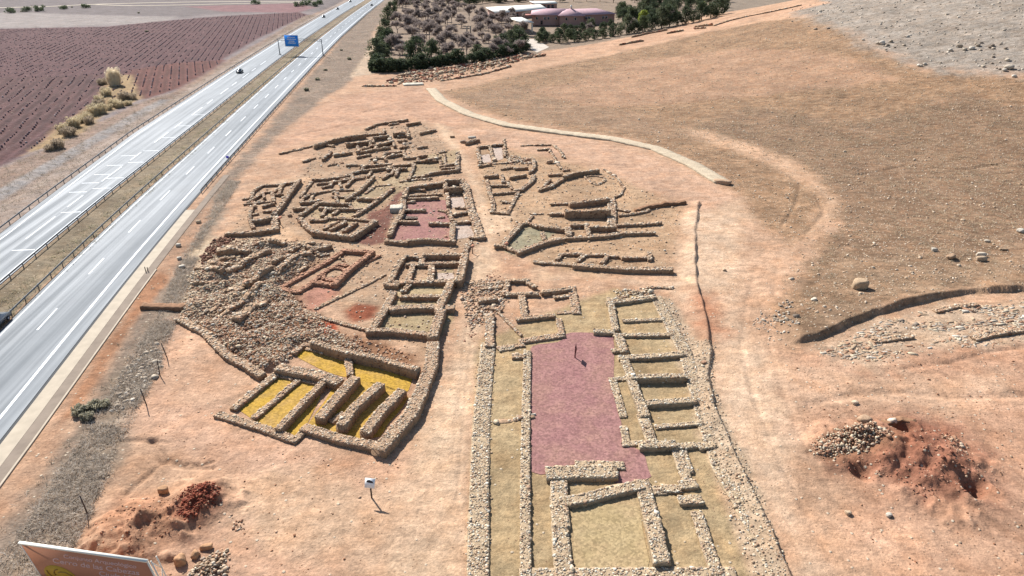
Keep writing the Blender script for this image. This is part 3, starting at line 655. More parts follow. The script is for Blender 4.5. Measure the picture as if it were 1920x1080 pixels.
class MB:
    def __init__(s): s.v=[];s.f=[];s.c=[];s.n=0
    def add(s,V,Fs,c=(.5,.5,.5)):
        V=np.asarray(V,float); s.v.append(V)
        for F in (Fs if isinstance(Fs,list) else [Fs]): s.f.append(np.asarray(F,int)+s.n)
        c=np.asarray(c,float)
        if c.ndim==1: c=np.tile(c[:3],(len(V),1))
        s.c.append(c[:,:3]); s.n+=len(V)
    def box(s,c,size,rz=0,col=(.5,.5,.5),M=None):
        x,y,z=[q/2 for q in size]
        V=np.array([(a,b,d) for d in (-z,z) for a,b in ((-x,-y),(x,-y),(x,y),(-x,y))])
        if M is not None: V=V@np.array(M).T
        cs,sn=math.cos(rz),math.sin(rz)
        V=np.stack([V[:,0]*cs-V[:,1]*sn,V[:,0]*sn+V[:,1]*cs,V[:,2]],1)+np.array(c)
        s.add(V,[(0,3,2,1),(4,5,6,7),(0,1,5,4),(1,2,6,5),(2,3,7,6),(3,0,4,7)],col)
    def tube(s,P,r,n=8,col=(.5,.5,.5)):
        P=np.asarray(P,float); r=np.broadcast_to(np.asarray(r,float),(len(P),)); V=[]
        for i,p in enumerate(P):
            t=P[min(i+1,len(P)-1)]-P[max(i-1,0)]; t=t/np.linalg.norm(t)
            a=np.cross(t,(0,0,1) if abs(t[2])<.9 else (1,0,0)); a/=np.linalg.norm(a); b=np.cross(t,a)
            th=np.arange(n)*2*math.pi/n
            V.append(p+r[i]*(np.cos(th)[:,None]*a+np.sin(th)[:,None]*b))
        V=np.concatenate(V); m=len(P)
        F=[(i*n+k,i*n+(k+1)%n,(i+1)*n+(k+1)%n,(i+1)*n+k) for i in range(m-1) for k in range(n)]
        s.add(np.concatenate([V,[P[0],P[-1]]]),[np.array(F),np.array([(m*n,(k+1)%n,k) for k in range(n)]+[(m*n+1,(m-1)*n+k,(m-1)*n+(k+1)%n) for k in range(n)])],col)
    def build(s,name,mat,parent=None,smooth=False,loc=None):
        V=np.concatenate(s.v) if s.v else np.zeros((0,3))
        me=bpy.data.meshes.new(name)
        me.vertices.add(len(V)); me.vertices.foreach_set('co',V.astype(np.float32).ravel())
        fl=[f if f.ndim==2 else f[None] for f in s.f]
        tot=np.concatenate([np.full(len(f),f.shape[1]) for f in fl]); idx=np.concatenate([f.ravel() for f in fl])
        me.loops.add(len(idx)); me.loops.foreach_set('vertex_index',idx.astype(np.int32))
        me.polygons.add(len(tot)); me.polygons.foreach_set('loop_start',np.concatenate([[0],np.cumsum(tot)[:-1]]).astype(np.int32))
        me.polygons.foreach_set('loop_total',tot.astype(np.int32))
        if smooth: me.polygons.foreach_set('use_smooth',np.ones(len(tot),bool))
        at=me.attributes.new('Col','FLOAT_COLOR','POINT')
        C=np.concatenate(s.c); at.data.foreach_set('color',np.concatenate([C,np.ones((len(C),1))],1).astype(np.float32).ravel())
        me.update(calc_edges=True); me.validate()
        me.materials.append(mat)
        o=bpy.data.objects.new(name,me); col.objects.link(o)
        if parent is not None: o.parent=parent
        if loc is not None: o.location=loc
        return o
def tag(o,label=None,cat=None,group=None,kind=None):
    if label: o['label']=label
    if cat: o['category']=cat
    if group: o['group']=group
    if kind: o['kind']=kind
    return o
def empty(name,loc,rz=0):
    o=bpy.data.objects.new(name,None); col.objects.link(o); o.location=loc; o.rotation_euler=(0,0,rz); o.empty_display_size=.3; return o
def dup(o,parent=None):
    c=o.copy(); col.objects.link(c)
    if parent is not None: c.parent=parent
    for ch in list(o.children): dup(ch,c)
    return c
# =====================================================================
# materials
def nodes(name):
    m=bpy.data.materials.new(name); m.use_nodes=True; nt=m.node_tree
    return m,nt,nt.nodes['Principled BSDF'],(lambda t,**k:_nn(nt,t,k)),nt.links.new
def _nn(nt,t,k):
    n=nt.nodes.new(t)
    for a,b in k.items():
        if a in n.inputs.keys(): n.inputs[a].default_value=b
        else: setattr(n,a,b)
    return n
def mat_attr(name,rough=.9,var=.35,scale=3.0,bump=.4,bscale=8.0,bdist=.05,spec=.15):
    """colour from the mesh's own per-stone / per-leaf colour, broken up by noise"""
    m,nt,bs,N,L=nodes(name)
    at=N('ShaderNodeAttribute',attribute_name='Col'); geo=N('ShaderNodeNewGeometry')
    no=N('ShaderNodeTexNoise',Scale=scale,Detail=5.0); L(geo.outputs['Position'],no.inputs['Vector'])
    mr=N('ShaderNodeMapRange'); mr.inputs[3].default_value=1-var; mr.inputs[4].default_value=1+var; mr.inputs[1].default_value=.25; mr.inputs[2].default_value=.75
    L(no.outputs['Fac'],mr.inputs[0])
    mx=N('ShaderNodeVectorMath',operation='MULTIPLY'); L(at.outputs['Color'],mx.inputs[0]); L(mr.outputs[0],mx.inputs[1])
    L(mx.outputs[0],bs.inputs['Base Color']); bs.inputs['Roughness'].default_value=rough; bs.inputs['Specular IOR Level'].default_value=spec
    if bump>0:
        n2=N('ShaderNodeTexNoise',Scale=bscale,Detail=4.0); L(geo.outputs['Position'],n2.inputs['Vector'])
        bp=N('ShaderNodeBump',Strength=bump,Distance=bdist); L(n2.outputs['Fac'],bp.inputs['Height']); L(bp.outputs[0],bs.inputs['Normal'])
    return m
def mat_plain(name,c,rough=.6,metal=0,var=.12,scale=2.0,spec=.4,bump=0):
    m,nt,bs,N,L=nodes(name); geo=N('ShaderNodeNewGeometry')
    no=N('ShaderNodeTexNoise',Scale=scale,Detail=5.0); L(geo.outputs['Position'],no.inputs['Vector'])
    cr=N('ShaderNodeMix',data_type='RGBA'); c=np.array(c)
    cr.inputs[6].default_value=(*np.clip(c*(1-var*2),0,1),1); cr.inputs[7].default_value=(*np.clip(c*(1+var*2),0,1),1)
    L(no.outputs['Fac'],cr.inputs[0]); L(cr.outputs[2],bs.inputs['Base Color'])
    bs.inputs['Roughness'].default_value=rough; bs.inputs['Metallic'].default_value=metal; bs.inputs['Specular IOR Level'].default_value=spec
    if bump:
        bp=N('ShaderNodeBump',Strength=bump,Distance=.05); n2=N('ShaderNodeTexNoise',Scale=scale*6,Detail=3.0); L(geo.outputs['Position'],n2.inputs['Vector']); L(n2.outputs['Fac'],bp.inputs['Height']); L(bp.outputs[0],bs.inputs['Normal'])
    return m
def mat_ground():
    m,nt,bs,N,L=nodes('bare_earth')
    at=N('ShaderNodeAttribute',attribute_name='Col'); geo=N('ShaderNodeNewGeometry'); P=geo.outputs['Position']
    def noise(sc,det=6,rough=.6):
        n=N('ShaderNodeTexNoise',Scale=sc,Detail=float(det),Roughness=rough); L(P,n.inputs['Vector']); return n.outputs['Fac']
    def rng_(src,a,b,lo,hi):
        r=N('ShaderNodeMapRange'); L(src,r.inputs[0])
        for i,v in enumerate((a,b,lo,hi)): r.inputs[1+i].default_value=v
        return r.outputs[0]
    def mul(a,b):
        q=N('ShaderNodeVectorMath',operation='MULTIPLY'); L(a,q.inputs[0]); L(b,q.inputs[1]); return q.outputs[0]
    c=mul(at.outputs['Color'],rng_(noise(.11,7,.62),.32,.68,.74,1.16))
    c=mul(c,rng_(noise(.7,6,.68),.3,.7,.72,1.25))
    mpg=N('ShaderNodeMapping'); mpg.inputs['Scale'].default_value=(.35,1.5,1); mpg.inputs['Rotation'].default_value=(0,0,.35); L(P,mpg.inputs[0]); ns=N('ShaderNodeTexNoise',Scale=.8,Detail=6.0,Roughness=.7); L(mpg.outputs[0],ns.inputs['Vector'])
    c=mul(c,rng_(ns.outputs['Fac'],.3,.7,.84,1.16))
    c=mul(c,rng_(noise(3.6,5,.75),.28,.72,.68,1.28))
    # hue drift: redder and yellower patches of soil
    hs=N('ShaderNodeMix',data_type='RGBA',blend_type='MULTIPLY'); L(rng_(noise(.3,6),.42,.7,0,.75),hs.inputs[0]); L(c,hs.inputs[6]); hs.inputs[7].default_value=(1,.88,.78,1)
    c=hs.outputs[2]
    mh=N('ShaderNodeMapping'); mh.inputs['Scale'].default_value=(.5,1.0,1); mh.inputs['Rotation'].default_value=(0,0,-.5); L(P,mh.inputs[0]); nh=N('ShaderNodeTexNoise',Scale=.6,Detail=9.0,Roughness=.82,Distortion=.5); L(mh.outputs[0],nh.inputs['Vector'])
    lo=rng_(nh.outputs['Fac'],.36,.66,.58,1.45); ax=N('ShaderNodeMix',data_type='FLOAT'); L(rng_(at.outputs['Alpha'],.25,.9,0,1),ax.inputs[0]); ax.inputs[2].default_value=1.0; L(lo,ax.inputs[3]); c=mul(c,ax.outputs[0])
    # gravel and pebbles lying in the soil, more where the ground is stony (alpha)
    def peb(sc,thr,col,c):
        vo=N('ShaderNodeTexVoronoi',Scale=sc,Randomness=1.0); L(P,vo.inputs['Vector'])
        sep=N('ShaderNodeSeparateColor'); L(vo.outputs['Color'],sep.inputs[0])
        a=N('ShaderNodeMath',operation='MULTIPLY'); L(at.outputs['Alpha'],a.inputs[0]); a.inputs[1].default_value=thr
        g=N('ShaderNodeMath',operation='LESS_THAN'); L(sep.outputs[0],g.inputs[0]); L(a.outputs[0],g.inputs[1])
        d=rng_(vo.outputs['Distance'],.16,.3,1,0)
        k=N('ShaderNodeMath',operation='MULTIPLY'); L(g.outputs[0],k.inputs[0]); L(d,k.inputs[1])
        mx=N('ShaderNodeMix',data_type='RGBA'); L(k.outputs[0],mx.inputs[0]); L(c,mx.inputs[6]); mx.inputs[7].default_value=(*col,1)
        return mx.outputs[2],k.outputs[0]
    c,k1=peb(1.9,.42,alb(232,212,184),c)
    c,k2=peb(3.3,.42,alb(150,118,92),c)
    L(c,bs.inputs['Base Color']); bs.inputs['Roughness'].default_value=.95; bs.inputs['Specular IOR Level'].default_value=.1
    b1=N('ShaderNodeBump',Strength=.75,Distance=.3); L(noise(1.1,7,.68),b1.inputs['Height'])
    b2=N('ShaderNodeBump',Strength=.6,Distance=.12); L(k1,b2.inputs['Height']); L(b1.outputs[0],b2.inputs['Normal'])
    L(b2.outputs[0],bs.inputs['Normal'])
    return m
def mat_gravel(name,c,c2,sc=5.0,speck=.5):
    m,nt,bs,N,L=nodes(name); geo=N('ShaderNodeNewGeometry'); P=geo.outputs['Position']
    n=N('ShaderNodeTexNoise',Scale=.5,Detail=6.0,Roughness=.65); L(P,n.inputs['Vector'])
    r=N('ShaderNodeMapRange'); L(n.outputs['Fac'],r.inputs[0]); r.inputs[1].default_value=.3; r.inputs[2].default_value=.72
    mx=N('ShaderNodeMix',data_type='RGBA'); L(r.outputs[0],mx.inputs[0]); mx.inputs[6].default_value=(*c,1); mx.inputs[7].default_value=(*c2,1)
    nd=N('ShaderNodeTexNoise',Scale=.22,Detail=7.0,Roughness=.7); L(P,nd.inputs['Vector']); rd=N('ShaderNodeMapRange'); L(nd.outputs['Fac'],rd.inputs[0]); rd.inputs[1].default_value=.46; rd.inputs[2].default_value=.74; rd.inputs[4].default_value=.45
    md=N('ShaderNodeMix',data_type='RGBA'); L(rd.outputs[0],md.inputs[0]); L(mx.outputs[2],md.inputs[6]); md.inputs[7].default_value=(*alb(206,166,132),1); mx=md
    vo=N('ShaderNodeTexVoronoi',Scale=sc); L(P,vo.inputs['Vector'])
    se=N('ShaderNodeSeparateColor'); L(vo.outputs['Color'],se.inputs[0])
    r2=N('ShaderNodeMapRange'); L(se.outputs[0],r2.inputs[0]); r2.inputs[3].default_value=1-speck*.5; r2.inputs[4].default_value=1+speck*.5
    q=N('ShaderNodeVectorMath',operation='MULTIPLY'); L(mx.outputs[2],q.inputs[0]); L(r2.outputs[0],q.inputs[1])
    L(q.outputs[0],bs.inputs['Base Color']); bs.inputs['Roughness'].default_value=.95; bs.inputs['Specular IOR Level'].default_value=.1
    bp=N('ShaderNodeBump',Strength=.5,Distance=.08); n3=N('ShaderNodeTexNoise',Scale=3.0,Detail=6.0); L(P,n3.inputs['Vector']); L(n3.outputs['Fac'],bp.inputs['Height']); L(bp.outputs[0],bs.inputs['Normal'])
    return m
def mat_asphalt():
    m,nt,bs,N,L=nodes('asphalt'); tc=N('ShaderNodeNewGeometry')
    mp=N('ShaderNodeMapping'); mp.inputs['Rotation'].default_value=(0,0,ROADA); mp.vector_type='POINT'; L(tc.outputs['Position'],mp.inputs[0]); m0=mp; mp=N('ShaderNodeMapping'); mp.inputs['Scale'].default_value=(.8,.012,1); L(m0.outputs[0],mp.inputs[0])
    n=N('ShaderNodeTexNoise',Scale=1.0,Detail=5.0,Roughness=.6); L(mp.outputs[0],n.inputs['Vector'])
    n2=N('ShaderNodeTexNoise',Scale=.25,Detail=6.0); L(tc.outputs['Position'],n2.inputs['Vector'])
    r=N('ShaderNodeMapRange'); L(n.outputs['Fac'],r.inputs[0]); r.inputs[1].default_value=.3; r.inputs[2].default_value=.7
    mx=N('ShaderNodeMix',data_type='RGBA'); L(r.outputs[0],mx.inputs[0]); mx.inputs[6].default_value=(.082,.093,.101,1); mx.inputs[7].default_value=(.145,.158,.168,1)
    m2=N('ShaderNodeMapRange'); L(n2.outputs['Fac'],m2.inputs[0]); m2.inputs[3].default_value=.8; m2.inputs[4].default_value=1.2
    q=N('ShaderNodeVectorMath',operation='MULTIPLY'); L(mx.outputs[2],q.inputs[0]); L(m2.outputs[0],q.inputs[1])
    L(q.outputs[0],bs.inputs['Base Color'])
    r3=N('ShaderNodeMapRange'); L(n.outputs['Fac'],r3.inputs[0]); r3.inputs[1].default_value=.3; r3.inputs[2].default_value=.7; r3.inputs[3].default_value=.78; r3.inputs[4].default_value=.60
    L(r3.outputs[0],bs.inputs['Roughness']); bs.inputs['Specular IOR Level'].default_value=.30
    bp=N('ShaderNodeBump',Strength=.15,Distance=.01); n4=N('ShaderNodeTexNoise',Scale=40.0); L(tc.outputs['Position'],n4.inputs['Vector']); L(n4.outputs['Fac'],bp.inputs['Height']); L(bp.outputs[0],bs.inputs['Normal'])
    return m
M_GROUND=mat_ground()
M_STONE=mat_attr('rubble_stone',.92,.3,4.0,.5,9.0,.06)
M_EARTH=mat_attr('packed_earth',.95,.3,2.0,.6,5.0,.1)
M_LEAF=mat_attr('foliage',.7,.25,1.5,0,1,.1,.25)
def translucent(m,f):
    nt=m.node_tree; bs=nt.nodes['Principled BSDF']; out=nt.nodes['Material Output']; t=nt.nodes.new('ShaderNodeBsdfTranslucent'); x=nt.nodes.new('ShaderNodeMixShader'); x.inputs[0].default_value=f
    nt.links.new(bs.inputs['Base Color'].links[0].from_socket,t.inputs[0]); nt.links.new(bs.outputs[0],x.inputs[1]); nt.links.new(t.outputs[0],x.inputs[2]); nt.links.new(x.outputs[0],out.inputs[0])
translucent(M_LEAF,.42)
M_BARK=mat_attr('bark',.9,.3,3.0,0,1,.1,.1)
M_ASPH=mat_asphalt()
M_CONC=mat_plain('concrete',alb(226,208,182),.9,0,.12,.8,.2,.3)
M_GUT=mat_plain('ditch_earth',alb(176,158,140),.95,0,.15,.6,.1,.4)
M_PAINT=mat_plain('road_paint',(.60,.61,.61),.7,0,.25,2.5,.3)
M_STEEL=mat_plain('galvanised_steel',(.16,.165,.165),.6,.3,.1,2.0,.5)
M_BLUE=mat_plain('blue_sign_face',(.03,.27,.80),.45,0,.05,.5,.4)
M_WHITE=mat_plain('white_paint',(.78,.78,.76),.5,0,.05,1.0,.4)
M_BROWN=mat_plain('brown_sign_face',(.46,.20,.11),.6,0,.06,.5,.3)
M_YEL=mat_plain('ochre_paint',(.55,.33,.03),.6,0,.08,1.0,.3)
M_LET=mat_plain('pink_white_lettering',(.62,.45,.42),.6,0,.03,1.0,.3)
M_DARK=mat_plain('dark_metal',(.05,.035,.03),.6,.2,.1,2.0,.4)
M_RUST=mat_plain('dark_red_metal',(.12,.03,.03),.6,.2,.1,2.0,.4)
M_GLASS=mat_plain('dark_glass',(.02,.025,.03),.08,0,.05,1.0,.6)
M_TYRE=mat_plain('rubber',(.02,.02,.02),.85,0,.1,4.0,.2)
M_ROOF=mat_plain('rose_roof_tile',alb(232,188,190),.8,0,.12,.6,.2,.3)
M_PALEROOF=mat_plain('pale_roof',(.72,.68,.58),.7,0,.06,.5,.2)
M_PINK=mat_plain('rose_render_wall',alb(214,172,156),.9,0,.1,.8,.2)
M_HUB=mat_plain('dim_steel_rim',(.3,.3,.32),.4,.6,.05,2.0,.5)
M_LAMP=mat_plain('lamp_lens',(.6,.6,.58),.2,0,.03,1.0,.6)
M_RED=mat_plain('red_lens',(.35,.02,.02),.3,0,.03,1.0,.6)
# =====================================================================
# terrain
UB=np.array([-400,0,50,80,100,137,220,300,400,540,690,1000,1600,4000.])
DB=np.array([3.9,3.9,3.6,2.0,1.0,0,-.7,-1.2,-1.0,1.5,6.,22.,80.,400.])
_uu=np.linspace(-400,4000,2201); _dd=np.interp(_uu,UB,DB)
_k=np.ones(15)/15; _dp=np.pad(_dd,7,mode='edge'); _ds=np.convolve(_dp,_k,'valid')
def dshift(u): return np.interp(u,_uu,_ds)
def uv(x,y):
    u=x*RD[0]+y*RD[1]; return u,(x*RN[0]+y*RN[1])-dshift(u)
def xy(u,v):
    w=v+dshift(u); return u*RD[0]+w*RN[0],u*RD[1]+w*RN[1]
FL={h.split()[1]:pts(p) for h,p in lines(FLOORS)}
SC={h.split()[1]:pts(p) for h,p in lines(SCATTER)}
CUT=np.array([[SC['bank_d'][3][0]-.3,SC['bank_d'][3][1]]]+[list(p) for p in pts('37.78,74.37 44.40,78.85 48.19,81.03 53.77,83.62 59.45,86.01 65.74,87.84 72.66,88.00 94.13,92.96')])
LEDGE=pts('21.83,38.26 21.87,42.36 21.90,47.33 21.68,53.14 21.83,60.49 22.40,66.07 24.39,71.84 25.92,79.86 26.66,86.83 27.53,92.96 31.42,109.94 35.59,124.86')
VINE_A=math.radians(-16.4); VINE_B=math.radians(-23.0)
ZN=[(h.split(),pts(p)) for h,p in lines(ZONES)]
ZD={h[1]:p for h,p in ZN}
MOUNDS=[(*SP['mound1'],5.0,1.7),(*SP['mound2'],4.2,1.4),(*SP['hole1'],2.0,-.7),(*SP['pit'],1.7,-2.6),(*SP['pit2'],1.5,-.9),(*SP['pit3'],1.5,-1.5),(*SP['pit4'],1.5,-1.1),(*SP['digmound'],8.0,1.5),(*SP['heap'],5.5,1.1),(*SP['pit'],3.4,.35)]
RILLS=[(float(l.split('|')[0].split()[0]),float(l.split('|')[0].split()[1]),pts(l.split('|')[1])) for l in '''.35 .28|-35.79,55.16 -34.25,53.54 -33.24,52.21 -31.92,51.75 -30.55,51.15 -28.08,51.00
.3 .22|-33.24,52.21 -33.53,50.85 -33.94,49.40 -34.45,47.67
.3 .2|-38.13,55.08 -36.28,55.08 -35.48,55.08 -34.01,54.75
.25 .2|-30.80,51.75 -29.52,51.45 -28.43,51.90
.5 .22|-55.73,180.22 -49.04,187.35 -40.87,197.67 -31.24,204.65 -24.37,199.03 -18.75,187.35
.4 .2|-46.56,203.22 -36.45,218.42 -26.87,221.71
.4 .18|59.51,138.03 54.56,126.39 50.50,119.06 47.17,113.70
.3 .08|-5.48,96.78 -5.20,86.01 -5.04,74.37 -5.02,62.94 -4.96,54.75 -4.81,46.67
.3 .06|-5.94,86.01 -5.89,73.09 -5.59,60.97 -5.62,52.36
.4 .08|37.60,96.78 32.21,84.40 27.75,71.84 26.23,60.97 25.54,52.36 25.43,44.14 25.55,38.06
.4 .06|41.56,98.78 36.41,86.01 31.81,74.37 29.78,62.94 28.70,53.94 28.77,46.67
.4 .15|47.64,181.38 56.05,162.92 59.55,147.54 60.12,131.16 57.38,120.47 49.95,109.94
.5 .12|-8.41,181.38 5.42,174.65 18.07,165.35 28.85,152.51 35.27,138.03
.6 .2|31.94,60.97 37.37,62.94 43.46,63.44 48.75,62.44 56.05,62.94
.4 .2|45.94,68.29 51.56,69.45 57.43,71.84 62.78,73.09
.5 .2|64.90,192.24 76.75,184.61 81.77,176.11 92.61,176.29
.5 .2|48.70,221.84 71.76,215.42 95.53,214.96 105.45,201.87
.5 .2|6.54,215.22 27.06,223.38 45.14,203.88
.5 .25|72.99,143.60 88.28,151.25 97.53,146.71 114.42,151.65'''.strip().split('\n')]
def side(x,y,P):
    """signed distance to an open polyline, positive on its left"""
    d=polydist(x,y,P,False); best=np.full(x.shape,1e18); sg=np.zeros(x.shape)
    for k in range(len(P)-1):
        ax,ay=P[k]; bx,by=P[k+1]; ex,ey=bx-ax,by-ay; L=ex*ex+ey*ey
        t=np.clip(((x-ax)*ex+(y-ay)*ey)/L,0,1); q=(x-ax-t*ex)**2+(y-ay-t*ey)**2
        s=np.sign(ex*(y-ay)-ey*(x-ax)); sg=np.where(q<best,s,sg); best=np.minimum(best,q)
    return np.sqrt(best)*sg
def ground(x,y):
    x=np.asarray(x,float); y=np.asarray(y,float); sh=x.shape; x=np.atleast_1d(x).ravel(); y=np.atleast_1d(y).ravel()
    z=hill(x,y); u,v=uv(x,y)
    off=sm((v+44.6)/4)+sm((-v-80)/5)
    flat=np.zeros_like(x)
    for k,P in FL.items():
        if k in('white_path',): continue
        b=(x>P[:,0].min()-3)&(x<P[:,0].max()+3)&(y>P[:,1].min()-3)&(y<P[:,1].max()+3)
        if b.any(): flat[b]=np.maximum(flat[b],sm(polydist(x[b],y[b],P)/1.5+1))
    am=off*(1-flat); hl=sm((z-.3)/3)
    near=sm((420-np.hypot(x,y))/200)
    z=z+am*near*(.10*fbm(x,y,3.2,1)+.16*fbm(x,y,14,2))+am*hl*near*.5*fbm(x,y,30,4)
    # tumbled ground of the rubble field
    P=SC['rubble_field']; b=(x>P[:,0].min()-2)&(x<P[:,0].max()+2)&(y>P[:,1].min()-2)&(y<P[:,1].max()+2)
    if b.any():
        k=sm(polydist(x[b],y[b],P)/1.6+.2)*(1-flat[b]); z[b]+=k*(.5+.75*fbm(x[b]*.8+y[b]*.5,y[b]*1.2-x[b]*.6,4.2,8,2)+.3*fbm(x[b],y[b],1.3,9))
    # cut in the hillside and little ledge beside the long wall
    b=(x>10)&(x<130)&(y>55)&(y<140)
    if b.any():
        s=side(x[b],y[b],CUT); z[b]+=.75*(1+.35*vnoise(x[b],y[b],4,12))*sm((s-.1+.25*vnoise(x[b],y[b],1.6,13))/.5)*(1-sm(s/28))*sm((x[b]-CUT[0,0]+.3)/2.5)
    b=(x>5)&(x<40)&(y>30)&(y<160)
    if b.any():
        s=side(x[b],y[b],LEDGE); z[b]+=(.5+.2*vnoise(x[b],y[b],3,17))*sm((s+.14*vnoise(x[b],y[b],2.2,16))/.4)*(1-sm(s/3.2))
    for mx,my,r,h in MOUNDS:
        d=np.hypot(x-mx,y-my); b=d<r*1.5
        if b.any(): dd=d[b]*(1+.38*fbm(x[b],y[b],1.8,15)); z[b]+=h*(1-sm(dd/r))*(1+(.6 if h>0 else .25)*fbm(x[b],y[b],1.5,5))
    for wd,dp,P in RILLS:
        b=(x>P[:,0].min()-4)&(x<P[:,0].max()+4)&(y>P[:,1].min()-4)&(y<P[:,1].max()+4)
        if b.any():
            d=-polydist(x[b],y[b],P,False)+wd*.5*fbm(x[b],y[b],1.2,6); z[b]-=dp*np.exp(-(d/wd)**2)
    # vineyard furrows and the ditch beside the far carriageway
    b=(v<-90)&(y<900)
    if b.any():
        z[b]+=.16*np.cos(2*math.pi*(x[b]*math.cos(VINE_A)-y[b]*math.sin(VINE_A))/2.9)*sm((-v[b]-92)/4)*sm((-(polydist(x[b],y[b],ZD['vineyard_low'])))/1.0)*sm(polydist(x[b],y[b],ZD['vineyard'])/2)
    z-=.6*np.exp(-((v+84)/2.2)**2)
    z-=.25*np.exp(-((v+61.7)/1.6)**2)
    return z.reshape(sh)
def gz(x,y): return float(ground(np.array([x]),np.array([y]))[0])
def hz(x,y): return float(hill(np.array([x]),np.array([y]))[0])
def make_ground():
    az=np.concatenate([np.linspace(-110,-44,34),np.arange(-42,42.01,.105),np.linspace(44,110,34)])*math.pi/180
    r=[2.0]
    while r[-1]<9000:
        q=r[-1]; r.append(q*(1.03 if q<40 else 1.0034 if q<270 else 1.007 if q<900 else 1.05))
    r=np.array(r); A,R=np.meshgrid(az,r); X=(R*np.sin(A)).ravel(); Y=(R*np.cos(A)).ravel()
    Zv=ground(X,Y); n=len(az); m=len(r)
    C=np.tile(alb(220,178,144),(len(X),1)); S=np.full(len(X),.25); u,v=uv(X,Y)
    wob=fbm(X,Y,4.0,21); wob2=fbm(X,Y,14,22); wob3=fbm(X,Y,1.5,23)
    f=sm((-v-84)/4); C=C*(1-f[:,None])+alb(160,146,142)*f[:,None]; S=S*(1-f)+.15*f
    f=sm((R.ravel()-420)/200)*sm((v+80)/20); C=C*(1-f[:,None])+alb(168,150,130)*f[:,None]
    def lay(P,c,soft,no,sp):
        mg=soft*3+no*2+1
        b=np.nonzero((X>P[:,0].min()-mg)&(X<P[:,0].max()+mg)&(Y>P[:,1].min()-mg)&(Y<P[:,1].max()+mg))[0]
        if not len(b): return
        d=polydist(X[b],Y[b],P)+no*(.6*wob[b]+.5*wob2[b]+.4*wob3[b]); k=sm(d/(2*soft)+.5)
        C[b]=C[b]*(1-k[:,None])+c*k[:,None]; S[b]=S[b]*(1-k)+sp*k
    for h,P in ZN: lay(P,alb(*map(float,h[2:5])),float(h[5]),float(h[6]),float(h[7]))
    # furrows: turned damp soil between the vine rows
    for nm,a,per in (('vineyard',VINE_A,2.9),('vineyard_low',VINE_B,2.9),('vineyard_left',VINE_B,3.4)):
        d=polydist(X,Y,ZD[nm]); k=sm(d/3)
        if nm=='vineyard': k=k*sm(-polydist(X,Y,ZD['vineyard_low']))*sm(-polydist(X,Y,ZD['vineyard_left']))
        ph=np.cos(2*math.pi*(X*math.cos(a)-Y*math.sin(a)+.5*wob2+.12*wob)/per)
        C*=(1-.26*k*sm(ph*.8+.2)+.10*k*sm(-ph*.8))[:,None]
    f=sm((v+65.2)/.6)*sm((-58.4-v)/.6); C=C*(1-f[:,None])+(alb(164,146,120)*(1+.25*wob)[:,None])*f[:,None]; S=S*(1-f)+.3*f
    f=sm((-v-74.6)/.6)*sm((v+86)/3); C=C*(1-f[:,None])+(alb(184,164,148)*(1+.2*wob)[:,None])*f[:,None]
    # faces of the ground grid
    I=np.arange((m-1)*n).reshape(m-1,n)[:,:-1].ravel()
    F=np.stack([I,I+1,I+n+1,I+n],1)
    mb=MB(); mb.add(np.stack([X,Y,Zv],1),F[:,::-1],C); o=mb.build('ground',M_GROUND,None,True)
    at=o.data.attributes['Col']; at.data.foreach_set('color',np.concatenate([C,S[:,None]],1).astype(np.float32).ravel())
    tag(o,kind='structure')
make_ground()
# =====================================================================
# stones
_g=(1+5**.5)/2
ICO=np.array([(-1,_g,0),(1,_g,0),(-1,-_g,0),(1,-_g,0),(0,-1,_g),(0,1,_g),(0,-1,-_g),(0,1,-_g),(_g,0,-1),(_g,0,1),(-_g,0,-1),(-_g,0,1)])/math.hypot(1,_g)
ICF=np.array([(0,11,5),(0,5,1),(0,1,7),(0,7,10),(0,10,11),(1,5,9),(5,11,4),(11,10,2),(10,7,6),(7,1,8),(3,9,4),(3,4,2),(3,2,6),(3,6,8),(3,8,9),(4,9,5),(2,4,11),(6,2,10),(8,6,7),(9,8,1)])
TM=[]
for k in range(10):
    v=np.sign(ICO)*np.abs(ICO)**.62; v=v*(1+.22*rng.standard_normal((12,3))*.6); TM.append(v/np.abs(v).max())
TM=np.array(TM)
def stone_cols(n,pal=None):
    pal=np.array([alb(234,208,176),alb(224,194,160),alb(212,180,146),alb(200,166,134),alb(204,180,156),alb(206,162,130),alb(240,222,196)]) if pal is None else pal
    c=pal[rng.integers(0,len(pal),n)]*rng.uniform(.82,1.2,(n,1)); return np.clip(c,0,.8)
def rocks(mb,P,S,C,tilt=.35):
    n=len(P)
    if n==0: return
    V=TM[rng.integers(0,len(TM),n)]*S[:,None,:]*.5*1.25
    a=rng.uniform(0,2*math.pi,n); t=rng.normal(0,tilt,n); 
    ct,st=np.cos(t)[:,None],np.sin(t)[:,None]
    y=V[:,:,1]*ct-V[:,:,2]*st; z=V[:,:,1]*st+V[:,:,2]*ct; x=V[:,:,0]
    ca,sa=np.cos(a)[:,None],np.sin(a)[:,None]
    V=np.stack([x*ca-y*sa,x*sa+y*ca,z],2)+P[:,None,:]
    F=(ICF[None]+np.arange(n)[:,None,None]*12).reshape(-1,3)
    mb.add(V.reshape(-1,3),F,np.repeat(C,12,0))
CBF=np.array([(0,3,2,1),(4,5,6,7),(0,1,5,4),(1,2,6,5),(2,3,7,6),(3,0,4,7)])
CBV=np.array([(a,b,d) for d in (-1,1) for a,b in ((-1,-1),(1,-1),(1,1),(-1,1))],float)
CT=np.array([CBV*np.where(CBV[:,2:]>0,.82,1.0)*(1+.2*rng.standard_normal((8,3))) for _ in range(14)])
